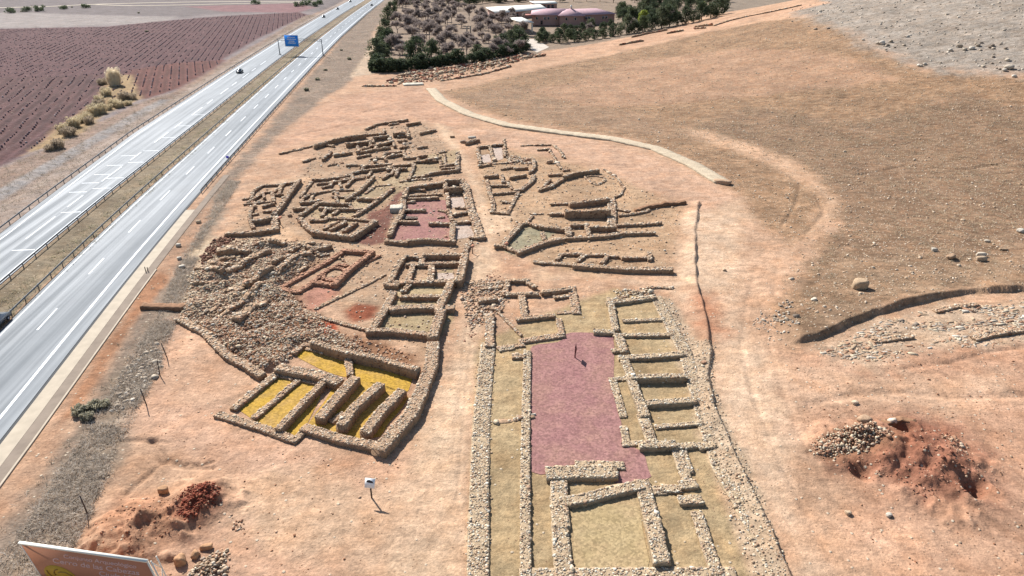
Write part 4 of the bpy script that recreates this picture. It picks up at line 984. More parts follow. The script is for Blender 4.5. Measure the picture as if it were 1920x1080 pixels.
def blocks(mb,P,S,C,rz=None,tilt=.12):
    n=len(P)
    if n==0: return
    V=CT[rng.integers(0,len(CT),n)]*S[:,None,:]*.5
    a=rng.uniform(0,2*math.pi,n) if rz is None else rz+rng.normal(0,.25,n); t=rng.normal(0,tilt,n)
    ct,st=np.cos(t)[:,None],np.sin(t)[:,None]; y=V[:,:,1]*ct-V[:,:,2]*st; z=V[:,:,1]*st+V[:,:,2]*ct; x=V[:,:,0]
    ca,sa=np.cos(a)[:,None],np.sin(a)[:,None]
    V=np.stack([x*ca-y*sa,x*sa+y*ca,z],2)+P[:,None,:]
    mb.add(V.reshape(-1,3),(CBF[None]+np.arange(n)[:,None,None]*8).reshape(-1,4),np.repeat(C,8,0))
def resample(P,step):
    d=np.concatenate([[0],np.cumsum(np.hypot(*np.diff(P,axis=0).T))]); n=max(2,int(math.ceil(d[-1]/step))+1)
    t=np.linspace(0,d[-1],n); return np.stack([np.interp(t,d,P[:,0]),np.interp(t,d,P[:,1])],1),d[-1]
CORE=alb(202,166,132); SHADEPAL=np.array([alb(186,144,114),alb(168,128,102),alb(152,114,90),alb(196,158,128)])  # face stones get darker tones, painting shade onto the wall sides
seedk=0
def wall_mesh(mb,P,w,h,base=None,core=CORE,pal=None,stones=True,rag=.10,s0=None):
    """one run of dry rubble walling: earth core, uneven crest, stones on top and in both faces"""
    global seedk; seedk+=1
    dist=np.hypot(*P.mean(0)); st=.35 if dist<140 else .55
    P=P.copy(); x=.38*w if w<2 else 0
    e=P[0]-P[1]; P[0]=P[0]+e/np.hypot(*e)*x; e=P[-1]-P[-2]; P[-1]=P[-1]+e/np.hypot(*e)*x
    Q,L=resample(P,st); n=len(Q)
    T=np.gradient(Q,axis=0); T/=np.linalg.norm(T,axis=1)[:,None]+1e-9; N=np.stack([-T[:,1],T[:,0]],1)
    zb=(hill(Q[:,0],Q[:,1]) if base is None else base(Q[:,0],Q[:,1]))
    s=np.linspace(0,L,n)
    hv=h*(1+rag*fbm(s,s*0+seedk*3.7,3.0,seedk%50)+.5*rag*fbm(s,s*0+seedk,.9,seedk%37))
    wv=w*(1+.05*fbm(s,s*0+seedk*1.9,1.6,seedk%41))
    prof=[(-.525,None),(-.515,.45),(-.495,.96),(-.22,1.0),(.22,1.0),(.495,.96),(.515,.45),(.525,None)]
    V=[]
    for a,b in prof:
        j=rng.normal(0,.035,n)
        p=Q+N*(a*wv+j)[:,None]
        z=zb-.6 if b is None else zb+hv*b+rng.normal(0,.025,n)
        V.append(np.concatenate([p,np.broadcast_to(z,(n,))[:,None]],1))
    V=np.stack(V,1).reshape(-1,3); k=len(prof)
    I=(np.arange(n-1)[:,None]*k+np.arange(k-1)[None]).ravel()
    F=np.stack([I,I+k,I+k+1,I+1],1)
    caps=[np.array([list(range(k))]),np.array([list(range((n-1)*k,n*k))[::-1]])]
    fc=np.where(np.isin(np.arange(len(V))%k,(0,1,6,7))[:,None],np.minimum(core*.8,core),core)  # core sides coloured darker than the crest as painted shade
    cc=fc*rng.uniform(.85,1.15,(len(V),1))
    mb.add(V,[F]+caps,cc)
    if not stones: return
    sz=s0 or (.115 if dist<66 else .145 if dist<85 else .19 if dist<110 else .25 if dist<150 else .38 if dist<230 else .7)
    ang=np.arctan2(T[:,1],T[:,0]); zz0=np.broadcast_to(zb,(n,))
    # crest: flat cobbles bedded in the earth core, larger facing stones along both edges
    m=int(L*w/(sz*sz*1.0)); t=rng.uniform(0,1,m)*(n-1); i=np.minimum(t.astype(int),n-2); f=(t-i)[:,None]
    a=rng.uniform(-.5,.5,m); edge=np.abs(a)>.36
    c=Q[i]*(1-f)+Q[i+1]*f
    S=sz*rng.lognormal(-.05,.3,(m,1))*np.stack([rng.uniform(.8,1.3,m),rng.uniform(.7,1.1,m),rng.uniform(.35,.7,m)],1)*np.where(edge,1.35,1.0)[:,None]
    P3=np.concatenate([c+N[i]*(a*.93*wv[i])[:,None],(zz0[i]+hv[i]-.012-np.where(np.abs(a)>.44,.02,0)+rng.normal(0,.018,m))[:,None]],1)
    blocks(mb,P3,S,stone_cols(m,pal),np.where(edge,ang[i],rng.uniform(0,6.28,m)))
    # faces: coursed stones set almost flush
    m=int(2*L*h/(sz*sz*2.6)); t=rng.uniform(0,1,m)*(n-1); i=np.minimum(t.astype(int),n-2); f=(t-i)[:,None]
    sd=np.where(rng.random(m)<.5,-1,1); b=np.clip((np.floor(rng.uniform(0,1,m)*max(1,h/(sz*.6)))+.5)/max(1,h/(sz*.6)),.05,.95)
    c=Q[i]*(1-f)+Q[i+1]*f
    P3=np.concatenate([c+N[i]*(sd*wv[i]*(.515-.03*b)-sd*.06)[:,None],(zz0[i]+hv[i]*b)[:,None]],1)
    S=sz*rng.lognormal(0,.25,(m,1))*np.stack([rng.uniform(1.0,1.7,m),rng.uniform(.45,.7,m),rng.uniform(.5,.75,m)],1)
    blocks(mb,P3,S,stone_cols(m,SHADEPAL if pal is None else pal)*.92,ang[i],.06)  # shade of the faces deepened in the stone colour
# =====================================================================
# ruins: every connected ruin is one thing, each of its wall runs a part
CREAM=np.array([alb(238,220,190),alb(228,204,170),alb(216,188,154),alb(204,174,142),alb(196,174,150),alb(242,230,208),alb(182,148,120)])
REDP=np.array([alb(196,134,106),alb(176,112,90),alb(214,160,128),alb(226,196,160)])
OVEN=np.array([alb(214,164,132),alb(204,152,120),alb(190,140,112)])
PLAST=np.array([alb(234,222,198)])
cur=None; groups={'ruined_house':'excavated house ruins','rubble_wall':'broken stone ridges in the rubble field','wall_stub':'loose wall stubs','field_wall':'single stone walls','courtyard_wall':'walls around the purple courtyard'}
def ruins():
    things=[]
    for ln in RUINS.split('\n'):
        if ln[0]=='T': things.append([ln[2:].split('|'),[]])
        else:
            q=ln.split(' ',3); things[-1][1].append((float(q[1]),float(q[2]),pts(q[3])))
    for (nm,cat,lab),ws in things:
        allp=np.concatenate([p for _,_,p in ws]); c=allp.mean(0)
        single=len(ws)==1
        root=None
        if not single:
            root=empty(nm,(c[0],c[1],hz(*c))); tag(root,lab,cat,groups.get(nm),'thing')
        for w,h,P in ws:
            mb=MB(); kw={}
            if nm=='rubble_wall': kw=dict(base=lambda x,y:ground(x,y)-.15,rag=.75,s0=.24); h=h*.9+.22
            if nm in('courtyard_wall','storeroom_row') or 'hall' in lab: kw=dict(pal=CREAM,core=alb(212,184,148))
            if nm=='ruined_oven': kw=dict(pal=OVEN,core=alb(206,156,124))
            if nm=='earth_bank': kw=dict(stones=False,core=alb(176,134,102),rag=.6)
            if nm=='city_wall': kw=dict(core=alb(228,206,174),rag=.10,stones=False)
            if nm=='stone_platform': kw=dict(pal=PLAST,core=alb(236,224,200),rag=.03,stones=False)
            if nm=='far_ruin': kw=dict(pal=np.concatenate([REDP,CREAM[:3]]),rag=.5)
            if nm=='cobble_line': kw=dict(rag=.5,s0=.4,pal=CREAM)
            wall_mesh(mb,P,w,h,**kw)
            V=np.concatenate(mb.v); o0=np.array([c[0],c[1],hz(*c)]); mb.v=[q-o0 for q in mb.v]
            mt=M_EARTH if nm in('earth_bank',) else M_STONE
            if single:
                o=mb.build(nm,mt,None,False,o0); tag(o,lab,cat,groups.get(nm),'thing')
            else: mb.build('wall',mt,root)
ruins()
# =====================================================================
# floors: thin sheets of coloured gravel
FC={'red_courtyard':('red_gravel_floor',alb(168,120,116),alb(190,142,132)),'yellow_basin':('yellow_gravel_floor',alb(222,176,66),alb(206,164,82)),'yellow_pool_left':('yellow_gravel_floor',alb(220,174,66),alb(200,162,84)),'yellow_pool_right':('yellow_gravel_floor',alb(220,174,66),alb(198,160,86)),
'purple_house':('red_gravel_floor',alb(172,122,114),alb(190,140,128)),'hall_floor':('gravel_floor',alb(206,180,136),alb(192,166,120)),'white_path':('paved_path',alb(244,232,216),alb(232,216,196))}
def sheet(nm,P,z,mat):
    mb=MB(); zz=ground(P[:,0],P[:,1])+z
    V=np.concatenate([P,zz[:,None]],1)
    me=bpy.data.meshes.new(nm)
    import bmesh
    bm=bmesh.new(); f=bm.faces.new([bm.verts.new(v) for v in V]); bmesh.ops.triangulate(bm,faces=[f])
    for q in bm.faces:
        q.normal_update()
        if q.normal.z<0: q.normal_flip()
    bm.to_mesh(me); bm.free(); me.materials.append(mat)
    o=bpy.data.objects.new(nm,me); col.objects.link(o); return tag(o,kind='structure')
for k,P in FL.items():
    nm,c1,c2=FC.get(k,('pale_floor',alb(210,186,168),alb(220,198,180)))
    # waver the outline a little so that the gravel frays against the walls
    Q,_=resample(np.concatenate([P,P[:1]]),1.2); Q=Q[:-1]
    if len(Q)>8: Q=Q+.12*np.stack([vnoise(Q[:,0],Q[:,1],.9,3),vnoise(Q[:,0],Q[:,1],.9,4)],1)
    sheet(nm,Q,.035,mat_gravel(nm,c1,c2))
# =====================================================================
# loose stones
def inpoly(P,n):
    lo,hi=P.min(0),P.max(0); out=[]
    while sum(map(len,out))<n:
        q=rng.uniform(lo,hi,(max(n,64)*2,2)); out.append(q[polydist(q[:,0],q[:,1],P)>0])
    return np.concatenate(out)[:n]
def area(P): return .5*abs(np.dot(P[:,0],np.roll(P[:,1],1))-np.dot(P[:,1],np.roll(P[:,0],1)))
def scatter(nm,lab,cat,P,dens,size,heap=0,pal=None,edge=1.0,cap=9000,slab=False,patch=0):
    n=min(int(area(P)*dens),cap); q=inpoly(P,n); d=polydist(q[:,0],q[:,1],P)
    keep=rng.random(len(q))<sm(d/edge+.25)
    if patch: keep&=(fbm(q[:,0]*.7+q[:,1]*.3,q[:,1]*1.7,patch,51)+rng.normal(0,.12,len(q))>-.02)
    q=q[keep]; d=d[keep]; n=len(q)
    S=size*rng.lognormal(-.15,.38,(n,1))*np.stack([rng.uniform(.8,1.3,n),rng.uniform(.7,1.1,n),rng.uniform(.5,.8,n)],1)
    if slab: S=S*np.array([1.9,.9,.55])
    z=ground(q[:,0],q[:,1])+S[:,2]*.15+heap*sm(d/max(edge*2,1e-3))*rng.uniform(.3,1,n)
    mb=MB(); o0=np.array([*P.mean(0),0]); W=np.concatenate([q,z[:,None]],1)-o0; C=stone_cols(n,pal); h=n//2; rocks(mb,W[:h],S[:h],C[:h],.5 if not slab else .15); blocks(mb,W[h:],S[h:]*1.1,C[h:],None if not slab else np.full(n-h,.25),.4 if not slab else .12)
    return tag(mb.build(nm,M_STONE,None,False,o0),lab,cat,None,'stuff')
GREYP=np.array([alb(222,204,180),alb(204,184,160),alb(234,220,200),alb(180,160,140)])
BRN=np.array([alb(196,150,118),alb(176,132,104),alb(214,176,144),alb(224,200,172),alb(158,116,92)])
scatter('rubble_stones','field of tumbled grey and cream stones spread between the verge and the yellow floored storehouse','rubble',SC['rubble_field'],22,.18,.02,np.concatenate([BRN[[0,2,3,3]],CREAM,CREAM[:3]]),1.2,16000)
scatter('rubble_stones','brown stones covering the lower terrace above the yellow basin','rubble',ZD['soil_brown'],8,.2,.02,BRN,1,9000)
scatter('stone_heap','long heap of brown and white stones beside the dug pit','stones',SC['heap_brown'],46,.17,.3,np.concatenate([BRN,CREAM[:2]]),1.2)
scatter('earth_clods','red brown clods and stones over the dug spoil mound on the right','clods',ZD['dig_red'],7,.13,-.02,np.array([alb(170,112,88),alb(150,96,74),alb(196,140,110),alb(214,170,140)]),2,6000,False,2.5)
scatter('earth_clods','brown clods over the spoil mound behind the billboard','clods',ZD['mound_brown'],9,.12,-.02,np.array([alb(190,136,104),alb(168,116,88),alb(210,164,132)]),2,4000,False,2.5)
scatter('stone_heap','thin spread of brown stones right of the dug pit','stones',SC['heap_side'],22,.18,.1,BRN,1.4)
scatter('rock_outcrop','broken pale rock and rubble along the foot of the hillside cut','rock',SC['bank_all'],9,.24,.0,np.concatenate([GREYP,CREAM[:4],BRN[:2]]),2.0,9000,True,3.5)
scatter('rock_outcrop','wedge of small grey stones at the left end of the hillside cut','rock',SC['bank_d'],9,.19,.0,GREYP,1.6,9000,False,3)
scatter('stone_heap','heap of cream stones beside the brown billboard','stones',SC['heap_sign'],34,.2,.4,None,.5)
scatter('stone_heap','small round heap of brown stones on bare earth above the billboard','stones',SC['heap_small'],40,.15,.1,BRN,.35)
scatter('earth_clods','dark red clods on the spoil mound near the billboard','clods',SC['red_debris'],46,.13,.04,np.array([alb(150,76,54),alb(126,62,46),alb(176,104,78)]),.6)
scatter('rubble_stones','reddish brown rubble slope between the grey verge and the rubble field','rubble',SC['verge_debris'],12,.3,.15,np.array([alb(150,104,84),alb(128,90,74),alb(180,140,112)]),.8)
scatter('rubble_stones','pinkish gravel scattered along the left side of the middle sandy street','gravel',SC['path_debris'],6,.17,0,np.array([alb(206,150,124),alb(190,130,104),alb(222,178,148)]),.8)
scatter('cobbles','cream cobbles strewn along the outer left side of the courtyard wall','cobbles',SC['yard_left'],13,.13,.02,CREAM,.5)
scatter('cobbles','cream cobbles heaped between the storerooms and the narrow trench','cobbles',SC['yard_right'],15,.12,0,CREAM,.5)
scatter('cobbles','loose cobbles at the upper end of the storeroom row','cobbles',SC['wall_end'],12,.22,.05,CREAM,.5)
scatter('rubble_stones','tumbled wall stones around the broken corner above the long courtyard wall','rubble',SC['tumble_left'],11,.24,.06,None,.8)
scatter('rubble_stones','stones beside the sandy way left of the hillside cut','rubble',SC['hill_track'],3,.3,.02,GREYP,.8)
scatter('rubble_stones','grey stones dumped on the dry brush of the verge','rubble',SC['verge_stones'],6,.3,.05,GREYP,.8)
scatter('far_stones','far off red and cream stones among the distant foundations','rubble',SC['far_strip'],.55,.8,.1,np.concatenate([REDP,CREAM[:4]]),1.5)
scatter('rubble_stones','fallen stones lying among the farthest house walls','rubble',SC['street_stones'],1.6,.4,.03,None,.8)
scatter('rubble_stones','collapsed stone paving in the upper part of the ship shaped house','rubble',SC['ship_stones'],6,.34,.02,None,.5)
scatter('hill_stones','small pale stones sprinkled over the dry brown hillside','stones',ZD['hill'],.4,.22,-.05,np.array([alb(240,218,190),alb(226,198,166),alb(210,178,146)]),3,16000)
scatter('hill_stones','dense pale stones on the right part of the hillside','stones',ZD['hill_dry'],.7,.17,-.04,np.array([alb(244,222,194),alb(228,200,170),alb(212,182,150)]),3,16000)
scatter('scree_stones','grey stones of the scree on top of the hill','stones',ZD['scree'],.09,.5,0,GREYP,6,9000)
scatter('ground_pebbles','small stones sprinkled over the bare dug ground at the right','stones',ZD['dig_right'],1.3,.11,-.03,np.array([alb(226,196,164),alb(196,150,116),alb(160,112,84)]),1,4000)
scatter('ground_pebbles','small stones sprinkled over the bare earth at the lower left','stones',ZD['lower_left'],.9,.1,-.03,np.array([alb(230,190,156),alb(200,150,116),alb(170,120,90)]),1,4000)
scatter('ground_pebbles','pebbles between the ruined houses','stones',ZD['site_floor'],.7,.22,0,None,1,5000)
scatter('ground_pebbles','pebbles among the ruins right of the sandy street','stones',ZD['site_floor2'],.6,.22,0,None,1,4000)
# boulders: each a thing
def boulder(nm,lab,p,size,rz=0,pal=None,group=None,blk=.5,sub=3):
    import bmesh
    bm=bmesh.new(); bmesh.ops.create_icosphere(bm,subdivisions=sub,radius=1)
    V=np.array([v.co[:] for v in bm.verts]); F=np.array([[v.index for v in f.verts] for f in bm.faces]); bm.free()
    pn=rng.normal(0,1,(16,3)); pn/=np.linalg.norm(pn,axis=1)[:,None]; pn=np.concatenate([pn,np.eye(3),-np.eye(3)]); pd=np.concatenate([rng.uniform(.62,.95,16),rng.uniform(.62,.8,6)])
    dt=V@pn.T; kk=np.where(dt>1e-3,pd/np.maximum(dt,1e-3),9).min(1); V=V*np.minimum(kk,1)[:,None]; V/=np.abs(V).max()
    V=V+rng.normal(0,.018,V.shape)
    V=V*np.array(size)*.5; cs,sn=math.cos(rz),math.sin(rz)
    V=np.stack([V[:,0]*cs-V[:,1]*sn,V[:,0]*sn+V[:,1]*cs,V[:,2]],1)
    mb=MB(); mb.add(V,F,stone_cols(1,pal)[0])
    return tag(mb.build(nm,M_STONE,None,False,(p[0],p[1],gz(*p)+size[2]*.33)),lab,'boulder',group)
WP=np.array([alb(236,222,200)])
for k,lab,size,rz in [('boulder_big','largest boulder on the hillside, dark faced block standing alone above the hillside cut',(2.3,1.6,1.6),.1),('b1','white square block, leftmost of the loose blocks on the right hillside',(1.1,.8,.7),0),
 ('b2','grey split boulder just right of the white square block',(1.7,1.1,.9),.6),('b3','upper of two flat dark boulders lying close together on the right hillside',(1.7,.9,.8),.1),('b4','lower of two flat dark boulders lying close together on the right hillside',(1.9,.9,.8),0),
 ('b5','small low rock just above the two flat dark boulders',(1.0,.8,.5),0),('b6','long flat stone right of the two flat dark boulders',(1.5,.5,.4),-.1),('b7','pale low boulder at the right edge of the hillside',(1.4,1.0,.8),.4),
 ('slab','pale flat slab lying tilted beside the dug pit',(1.5,1.1,.6),.4),('slab2','grey block on the rim of the dug pit',(1.0,.7,.6),.1),('n1','small dark stone on the bare ground below the heap of brown stones',(.55,.5,.4),.2),('n2','small pale stone right of the small dark stone',(.6,.45,.35),.2),
 ('n4','dark broken stone above the pale tilted slab',(.8,.5,.4),.3),('n5','lone dark stone on the sandy way right of the trench',(.6,.45,.35),0),('n6','flat brown stone on the hillside left of the largest boulder',(1.1,.6,.4),.5),
 ('c1','big red brown boulder, leftmost of the three beside the billboard',(1.0,.9,1.0),.3),('c2','middle boulder of the three beside the billboard',(.8,.6,.7),1.6),('c3','long boulder, farthest of the three beside the billboard',(1.1,.45,.5),.2),
 ('c4','brown block sticking out of the spoil mound',(.9,.8,.8),.2),('d1','white boulder at the top of the sandy street',(2.2,1.2,1.0),.3),('d3','lone stone where the sandy street meets the upper way',(1.3,.8,.7),0),('d5','dark stone left of the white street boulder',(1.5,.9,.8),.4),
 ('d4','two toned boulder beside the earth lane right of the ship shaped house',(1.6,1.2,1.0),.2),('e1','white block on the grey verge, uppermost of three',(.9,.7,.6),0),('e2','white block on the grey verge, middle of three',(.7,.6,.55),.5),('e3','white block on the grey verge, lowest of three',(1.0,.7,.6),.2),
 ('e4','dark rock on the grey verge near the top of the rubble slope',(.9,.8,.6),.2),('f1','flat stone beside the trench right of the storerooms',(.7,.5,.3),.3),('end_block','dark ended stone block closing the curved pale wall',(4.0,1.6,1.1),-.5)]:
    pale=k in('b1','e1','e2','e3','d1','n2','b7')
    boulder('boulder',lab,SP[k],size,rz,WP if pale else np.array([alb(216,184,148)]) if k=='boulder_big' else np.array([alb(206,160,120)]) if k[0]=='c' else None,'loose boulders')
P=pts('127.82,342.59 122.04,301.33 125.17,277.82 127.55,265.09 130.01,253.95 132.51,244.04 130.72,229.65 133.43,225.33 144.64,237.89 150.60,236.68 152.67,225.79 147.89,211.98 142.19,215.27 148.31,207.62')
for k in range(38):
    t=rng.random()*(len(P)-1); i=int(t); q=P[i]+(P[i+1]-P[i])*(t-i)+rng.normal(0,2.6,2)
    s=rng.lognormal(0,.35)
    boulder('scree_boulder','rough grey boulder along the lower rim of the grey scree',q,(s*1.3,s,s*.75),rng.uniform(0,3),GREYP,'boulders along the rim of the scree',.6,2)
# =====================================================================
# highway
def strip(nm,v0,v1,z,mat,u0=-80,u1=1800,step=8,side_drop=0):
    n=max(2,int((u1-u0)/step)+1); u=np.linspace(u0,u1,n)
    f0=v0(u) if callable(v0) else np.full(n,v0); f1=v1(u) if callable(v1) else np.full(n,v1)
    a=np.stack([*xy(u,f0),np.full(n,z)],1); b=np.stack([*xy(u,f1),np.full(n,z)],1)
    V=np.concatenate([a,b]); I=np.arange(n-1); F=np.stack([I,I+n,I+n+1,I+1],1)
    mb=MB(); mb.add(V,F)
    if side_drop:
        c=V.copy(); c[:,2]-=side_drop; mb.add(np.concatenate([V,c]),[np.stack([I,I+1,I+1+2*n,I+2*n],1),np.stack([I+n,I+3*n,I+3*n+1,I+n+1],1)])
    o=mb.build(nm,mat)
    return tag(o,kind='structure')
vD=lambda u: np.interp(u,[-80,118,190,1800],[-75.6,-75.6,-78.8,-79.5])
strip('road',lambda u:vD(u)+.5,-65.0,.10,M_ASPH,side_drop=.25)
strip('road',-58.2,-47.45,.10,M_ASPH,side_drop=.25)
strip('road_gutter',-47.45,-47.1,.06,mat_plain('gutter_dark',(.05,.05,.05),.9))
strip('road_shoulder',-47.1,-45.5,.09,M_CONC,-80,128,side_drop=.2)
strip('ditch',-45.5,-44.3,.07,M_GUT,-80,150)
strip('kerb',-44.3,-44.1,.13,M_CONC,-80,101,side_drop=.2)
ZP=.112
strip('road_marking',-57.75,-57.5,ZP,M_PAINT); strip('road_marking',-49.45,-49.1,ZP,M_PAINT)
strip('road_marking',lambda u:vD(u)+1.7,lambda u:vD(u)+2.0,ZP,M_PAINT); strip('road_marking',-65.75,-65.5,ZP,M_PAINT)
for u in np.arange(15,700,17.0): strip('road_marking',-53.75,-53.5,ZP,M_PAINT,u+.2,u+6.2,3)
for k,u in enumerate(np.arange(20,320,16.0)):
    strip('road_marking',-69.75,-69.5,ZP,M_PAINT,u,u+(7 if k%2 else 11),3)
for u in (110.9,128.8,143,150,162,172,185,198,212):
    strip('road_marking',-69.5,-66.0,ZP,M_PAINT,u,u+.3,.3)
for u in (141,147,153,160,168): strip('road_marking',-73.2,-69.8,ZP,M_PAINT,u,u+.3,.3)
def guardrail(lab,v,u0,u1,face):
    vf=v if callable(v) else (lambda u,q=v:np.full(np.shape(u),q))
    us=np.arange(u0,u1,4.0); px,py=xy(us,vf(us)); r=empty('guardrail',(px[0],py[0],0)); tag(r,lab,'guardrail','highway guardrails')
    n=int((u1-u0)/4)+1; u=np.linspace(u0,u1,n)
    prof=[(0,.48),(.05,.53),(.0,.60),(.05,.68),(0,.75),(-.025,.75),(-.025,.48)]
    V=[]
    for a,z in prof:
        x,y=xy(u,vf(u)+face*a); V.append(np.stack([x-px[0],y-py[0],np.full(n,z+.08)],1))
    V=np.stack(V,1); k=len(prof); V=V.reshape(-1,3)
    F=[];I=np.arange(n-1)
    for j in range(k): F.append(np.stack([I*k+j,I*k+(j+1)%k,(I+1)*k+(j+1)%k,(I+1)*k+j],1))
    mb=MB(); mb.add(V,F); mb.build('rail',M_STEEL,r)
    me=None
    for i in range(min(len(us),100)):
        if me is None:
            mb=MB(); mb.box((0,0,.4),(.10,.14,.86)); mb.box((face*.05,0,.68),(.14,.10,.22)); o=mb.build('post',M_STEEL,r); me=o.data
        else:
            o=bpy.data.objects.new('post',me); col.objects.link(o); o.parent=r
        o.location=(px[i]-px[0]-RN[0]*face*.10,py[i]-py[0]-RN[1]*face*.10,0); o.rotation_euler=(0,0,-ROADA)
guardrail('steel guardrail along the outer edge of the far carriageway, beside the field track',vD,100,620,1)
guardrail('steel guardrail on the far carriageway side of the median strip',-64.6,84,620,-1)
guardrail('steel guardrail on the near carriageway side of the median strip',-58.75,76,620,1)
guardrail('steel guardrail along the near edge of the highway, beginning next to the excavation',-47.0,138,620,-1)
# overhead sign gantry
def gantry():
    a=np.array(SP['gan_l']); b=np.array(SP['gan_r']); w=np.hypot(*(b-a)); r=empty('sign_gantry',(a[0],a[1],0),math.atan2(b[1]-a[1],b[0]-a[0]))
    tag(r,'overhead highway sign gantry with a blue panel across the near carriageway','sign gantry')
    for x in (0,w):
        mb=MB(); mb.tube([(x,0,-.3),(x,0,7.0)],[.22,.16],10); mb.box((x,0,.15),(.9,.9,.3)); mb.build('post',M_STEEL,r)
    mb=MB()
    for z in (6.3,7.1): mb.tube([(0,0,z),(w,0,z)],.10,8)
    for k in range(14):
        x0=w*k/14; x1=w*(k+1)/14; mb.tube([(x0,0,6.3 if k%2 else 7.1),(x1,0,7.1 if k%2 else 6.3)],.05,6)
    mb.build('beam',M_STEEL,r)
    xc=w*.32; mb=MB(); mb.box((xc,-.32,6.2),(6.6,.10,4.9)); p=mb.build('panel',M_BLUE,r)
    mb=MB()
    for z in (-2.38,2.38): mb.box((xc,-.385,6.2+z),(6.5,.02,.12))
    for x in (-3.2,3.2): mb.box((xc+x,-.385,6.2),(.12,.02,4.64))
    mb.build('border',M_WHITE,p)
    mb=MB()
    for z,l in ((1.5,3.6),(.7,4.2),(-.1,2.6),(-.9,3.8)): 
        x=xc-l/2
        while x<xc+l/2:
            q=rng.uniform(.18,.34); mb.box((x+q/2,-.385,6.2+z),(q*.8,.02,rng.uniform(.28,.42))); x+=q
    mb.build('lettering',M_WHITE,p)
    mb=MB(); mb.box((xc,-.2,7.1),(6.0,.14,.14)); mb.box((xc,-.2,5.2),(6.0,.14,.14)); mb.build('bracket',M_STEEL,r)
gantry()
# cars
def car(paint,loc,rz,lab):
    r=empty('parked_car' if False else 'car',loc,rz); tag(r,lab,'car','cars on the highway')
    prof=[(-2.1,.35),(-2.15,.75),(-2.0,.95),(-1.1,1.0),(1.55,.98),(2.0,.92),(2.1,.7),(2.1,.35)]
    mb=MB(); n=len(prof); V=[]
    for x,k in ((-.86,1),(-.9,.9),(.9,.9),(.86,1)): pass
    for x,ins in ((-.88,.0),(.88,.0)): V+= [(x*(1-.06*(z>.85)),y,z) for y,z in prof]
    F=[np.array([(i,(i+1)%n,n+(i+1)%n,n+i) for i in range(n)]),np.array([list(range(n))[::-1]]),np.array([list(range(n,2*n))])]
    mb.add(V,F); body=mb.build('body',paint,r,False)
    cab=[(-1.35,.98),(-.55,1.42),(.95,1.45),(1.85,.98)]
    mb=MB(); V=[]
    for x in (-1,1): V+=[(x*(.8 if z<1.2 else .62),y,z) for y,z in cab]
    mb.add(V,[np.array([(0,1,5,4),(2,3,7,6)]),np.array([(3,2,1,0)]),np.array([(4,5,6,7)])]); mb.build('window',M_GLASS,r)
    mb=MB(); mb.add([(-.64,-.6,1.43),(.64,-.6,1.43),(.64,1.0,1.46),(-.64,1.0,1.46),(-.6,-.55,1.5),(.6,-.55,1.5),(.6,.95,1.52),(-.6,.95,1.52)],[(4,5,6,7),(0,1,5,4),(1,2,6,5),(2,3,7,6),(3,0,4,7)]); mb.build('roof',paint,r)
    for x in (-.8,.8):
        for y in (-1.35,1.3):
            mb=MB(); mb.tube([(x-.1,y,.33),(x+.1,y,.33)],.33,14); w=mb.build('wheel',M_TYRE,r)
            mb=MB(); mb.tube([(x+(.09 if x>0 else -.09),y,.33),(x+(.115 if x>0 else -.115),y,.33)],.2,10); mb.build('rim',M_HUB,w)
    for x in (-.62,.62):
        mb=MB(); mb.box((x,-2.13,.72),(.34,.06,.16)); mb.build('headlight',M_LAMP,r)
        mb=MB(); mb.box((x,2.09,.76),(.3,.06,.2)); mb.build('tail_light',M_RED,r)
P_DK=mat_plain('dark_car_paint',(.02,.022,.025),.25,0,.05,1,.6); P_GR=mat_plain('green_car_paint',(.02,.05,.035),.25,0,.05,1,.6); P_GY=mat_plain('grey_car_paint',(.06,.065,.075),.25,0,.05,1,.6)
for k,p,lab,dr in [('car1',P_DK,'dark car on the far carriageway, nearest to the camera before the gantry',0),('car2',P_DK,'dark car on the far carriageway, first one beyond the gantry',0),('car3',P_DK,'dark car on the far carriageway, second one beyond the gantry',0),('car4',P_GR,'green car far up the highway, last one on the far carriageway',0),('car5',P_GR,'small green car alone on the near carriageway far beyond the gantry',math.pi),('car6',P_GY,'grey car cut off by the left edge of the photo beside the median guardrail',math.pi)]:
    q=SP[k]; car(p,(q[0],q[1],.11),-ROADA+dr,lab)
# =====================================================================
# signs and posts
def info_sign(p,lab,rz,h,wd,ht,tilt,matp,matpost,dark=False):
    r=empty('information_sign',(p[0],p[1],gz(*p)),rz); tag(r,lab,'information sign','visitor information signs')
    mb=MB(); mb.tube([(0,0,-.2),(0,0,h-.1)],.075,10); mb.build('post',matpost,r)
    M=Matrix.Rotation(-tilt,3,'X'); mb=MB(); mb.box((0,-.06,h),(wd,.05,ht),0,(.5,.5,.5),M); pn=mb.build('panel',matp,r)
    if dark:
        mb=MB(); nrm=M@Vector((0,-.032,0)); up=M@Vector((0,0,1))
        c=Vector((0,-.06,h))+nrm+up*ht*.18
        mb.add([tuple(c+Vector((-wd*.35,0,0))-up*.1),tuple(c+Vector((wd*.38,0,0))-up*.14),tuple(c+Vector((wd*.3,0,0))+up*.0),tuple(c+Vector((-.05,0,0))+up*.14),tuple(c+Vector((-wd*.3,0,0))+up*.08)],[np.array([[0,1,2,3,4]])]); mb.build('picture',M_DARK,pn)
info_sign(SP['post_a'],'dark red information post standing alone in the purple courtyard',math.radians(78),1.35,.95,.85,.15,M_RUST,M_RUST)
info_sign(SP['post_b'],'white information board on a dark post on bare earth below the storehouse',math.radians(-8),1.75,.9,.85,.5,M_WHITE,M_DARK,True)
info_sign(SP['sign_c'],'dark information post at the left end of the grey floored house',math.radians(60),1.3,.9,.5,.9,M_BROWN,M_DARK)
info_sign(SP['sign_d'],'dark information post at the corner of the narrow leftmost house',math.radians(70),1.3,.9,.5,.9,M_BROWN,M_DARK)
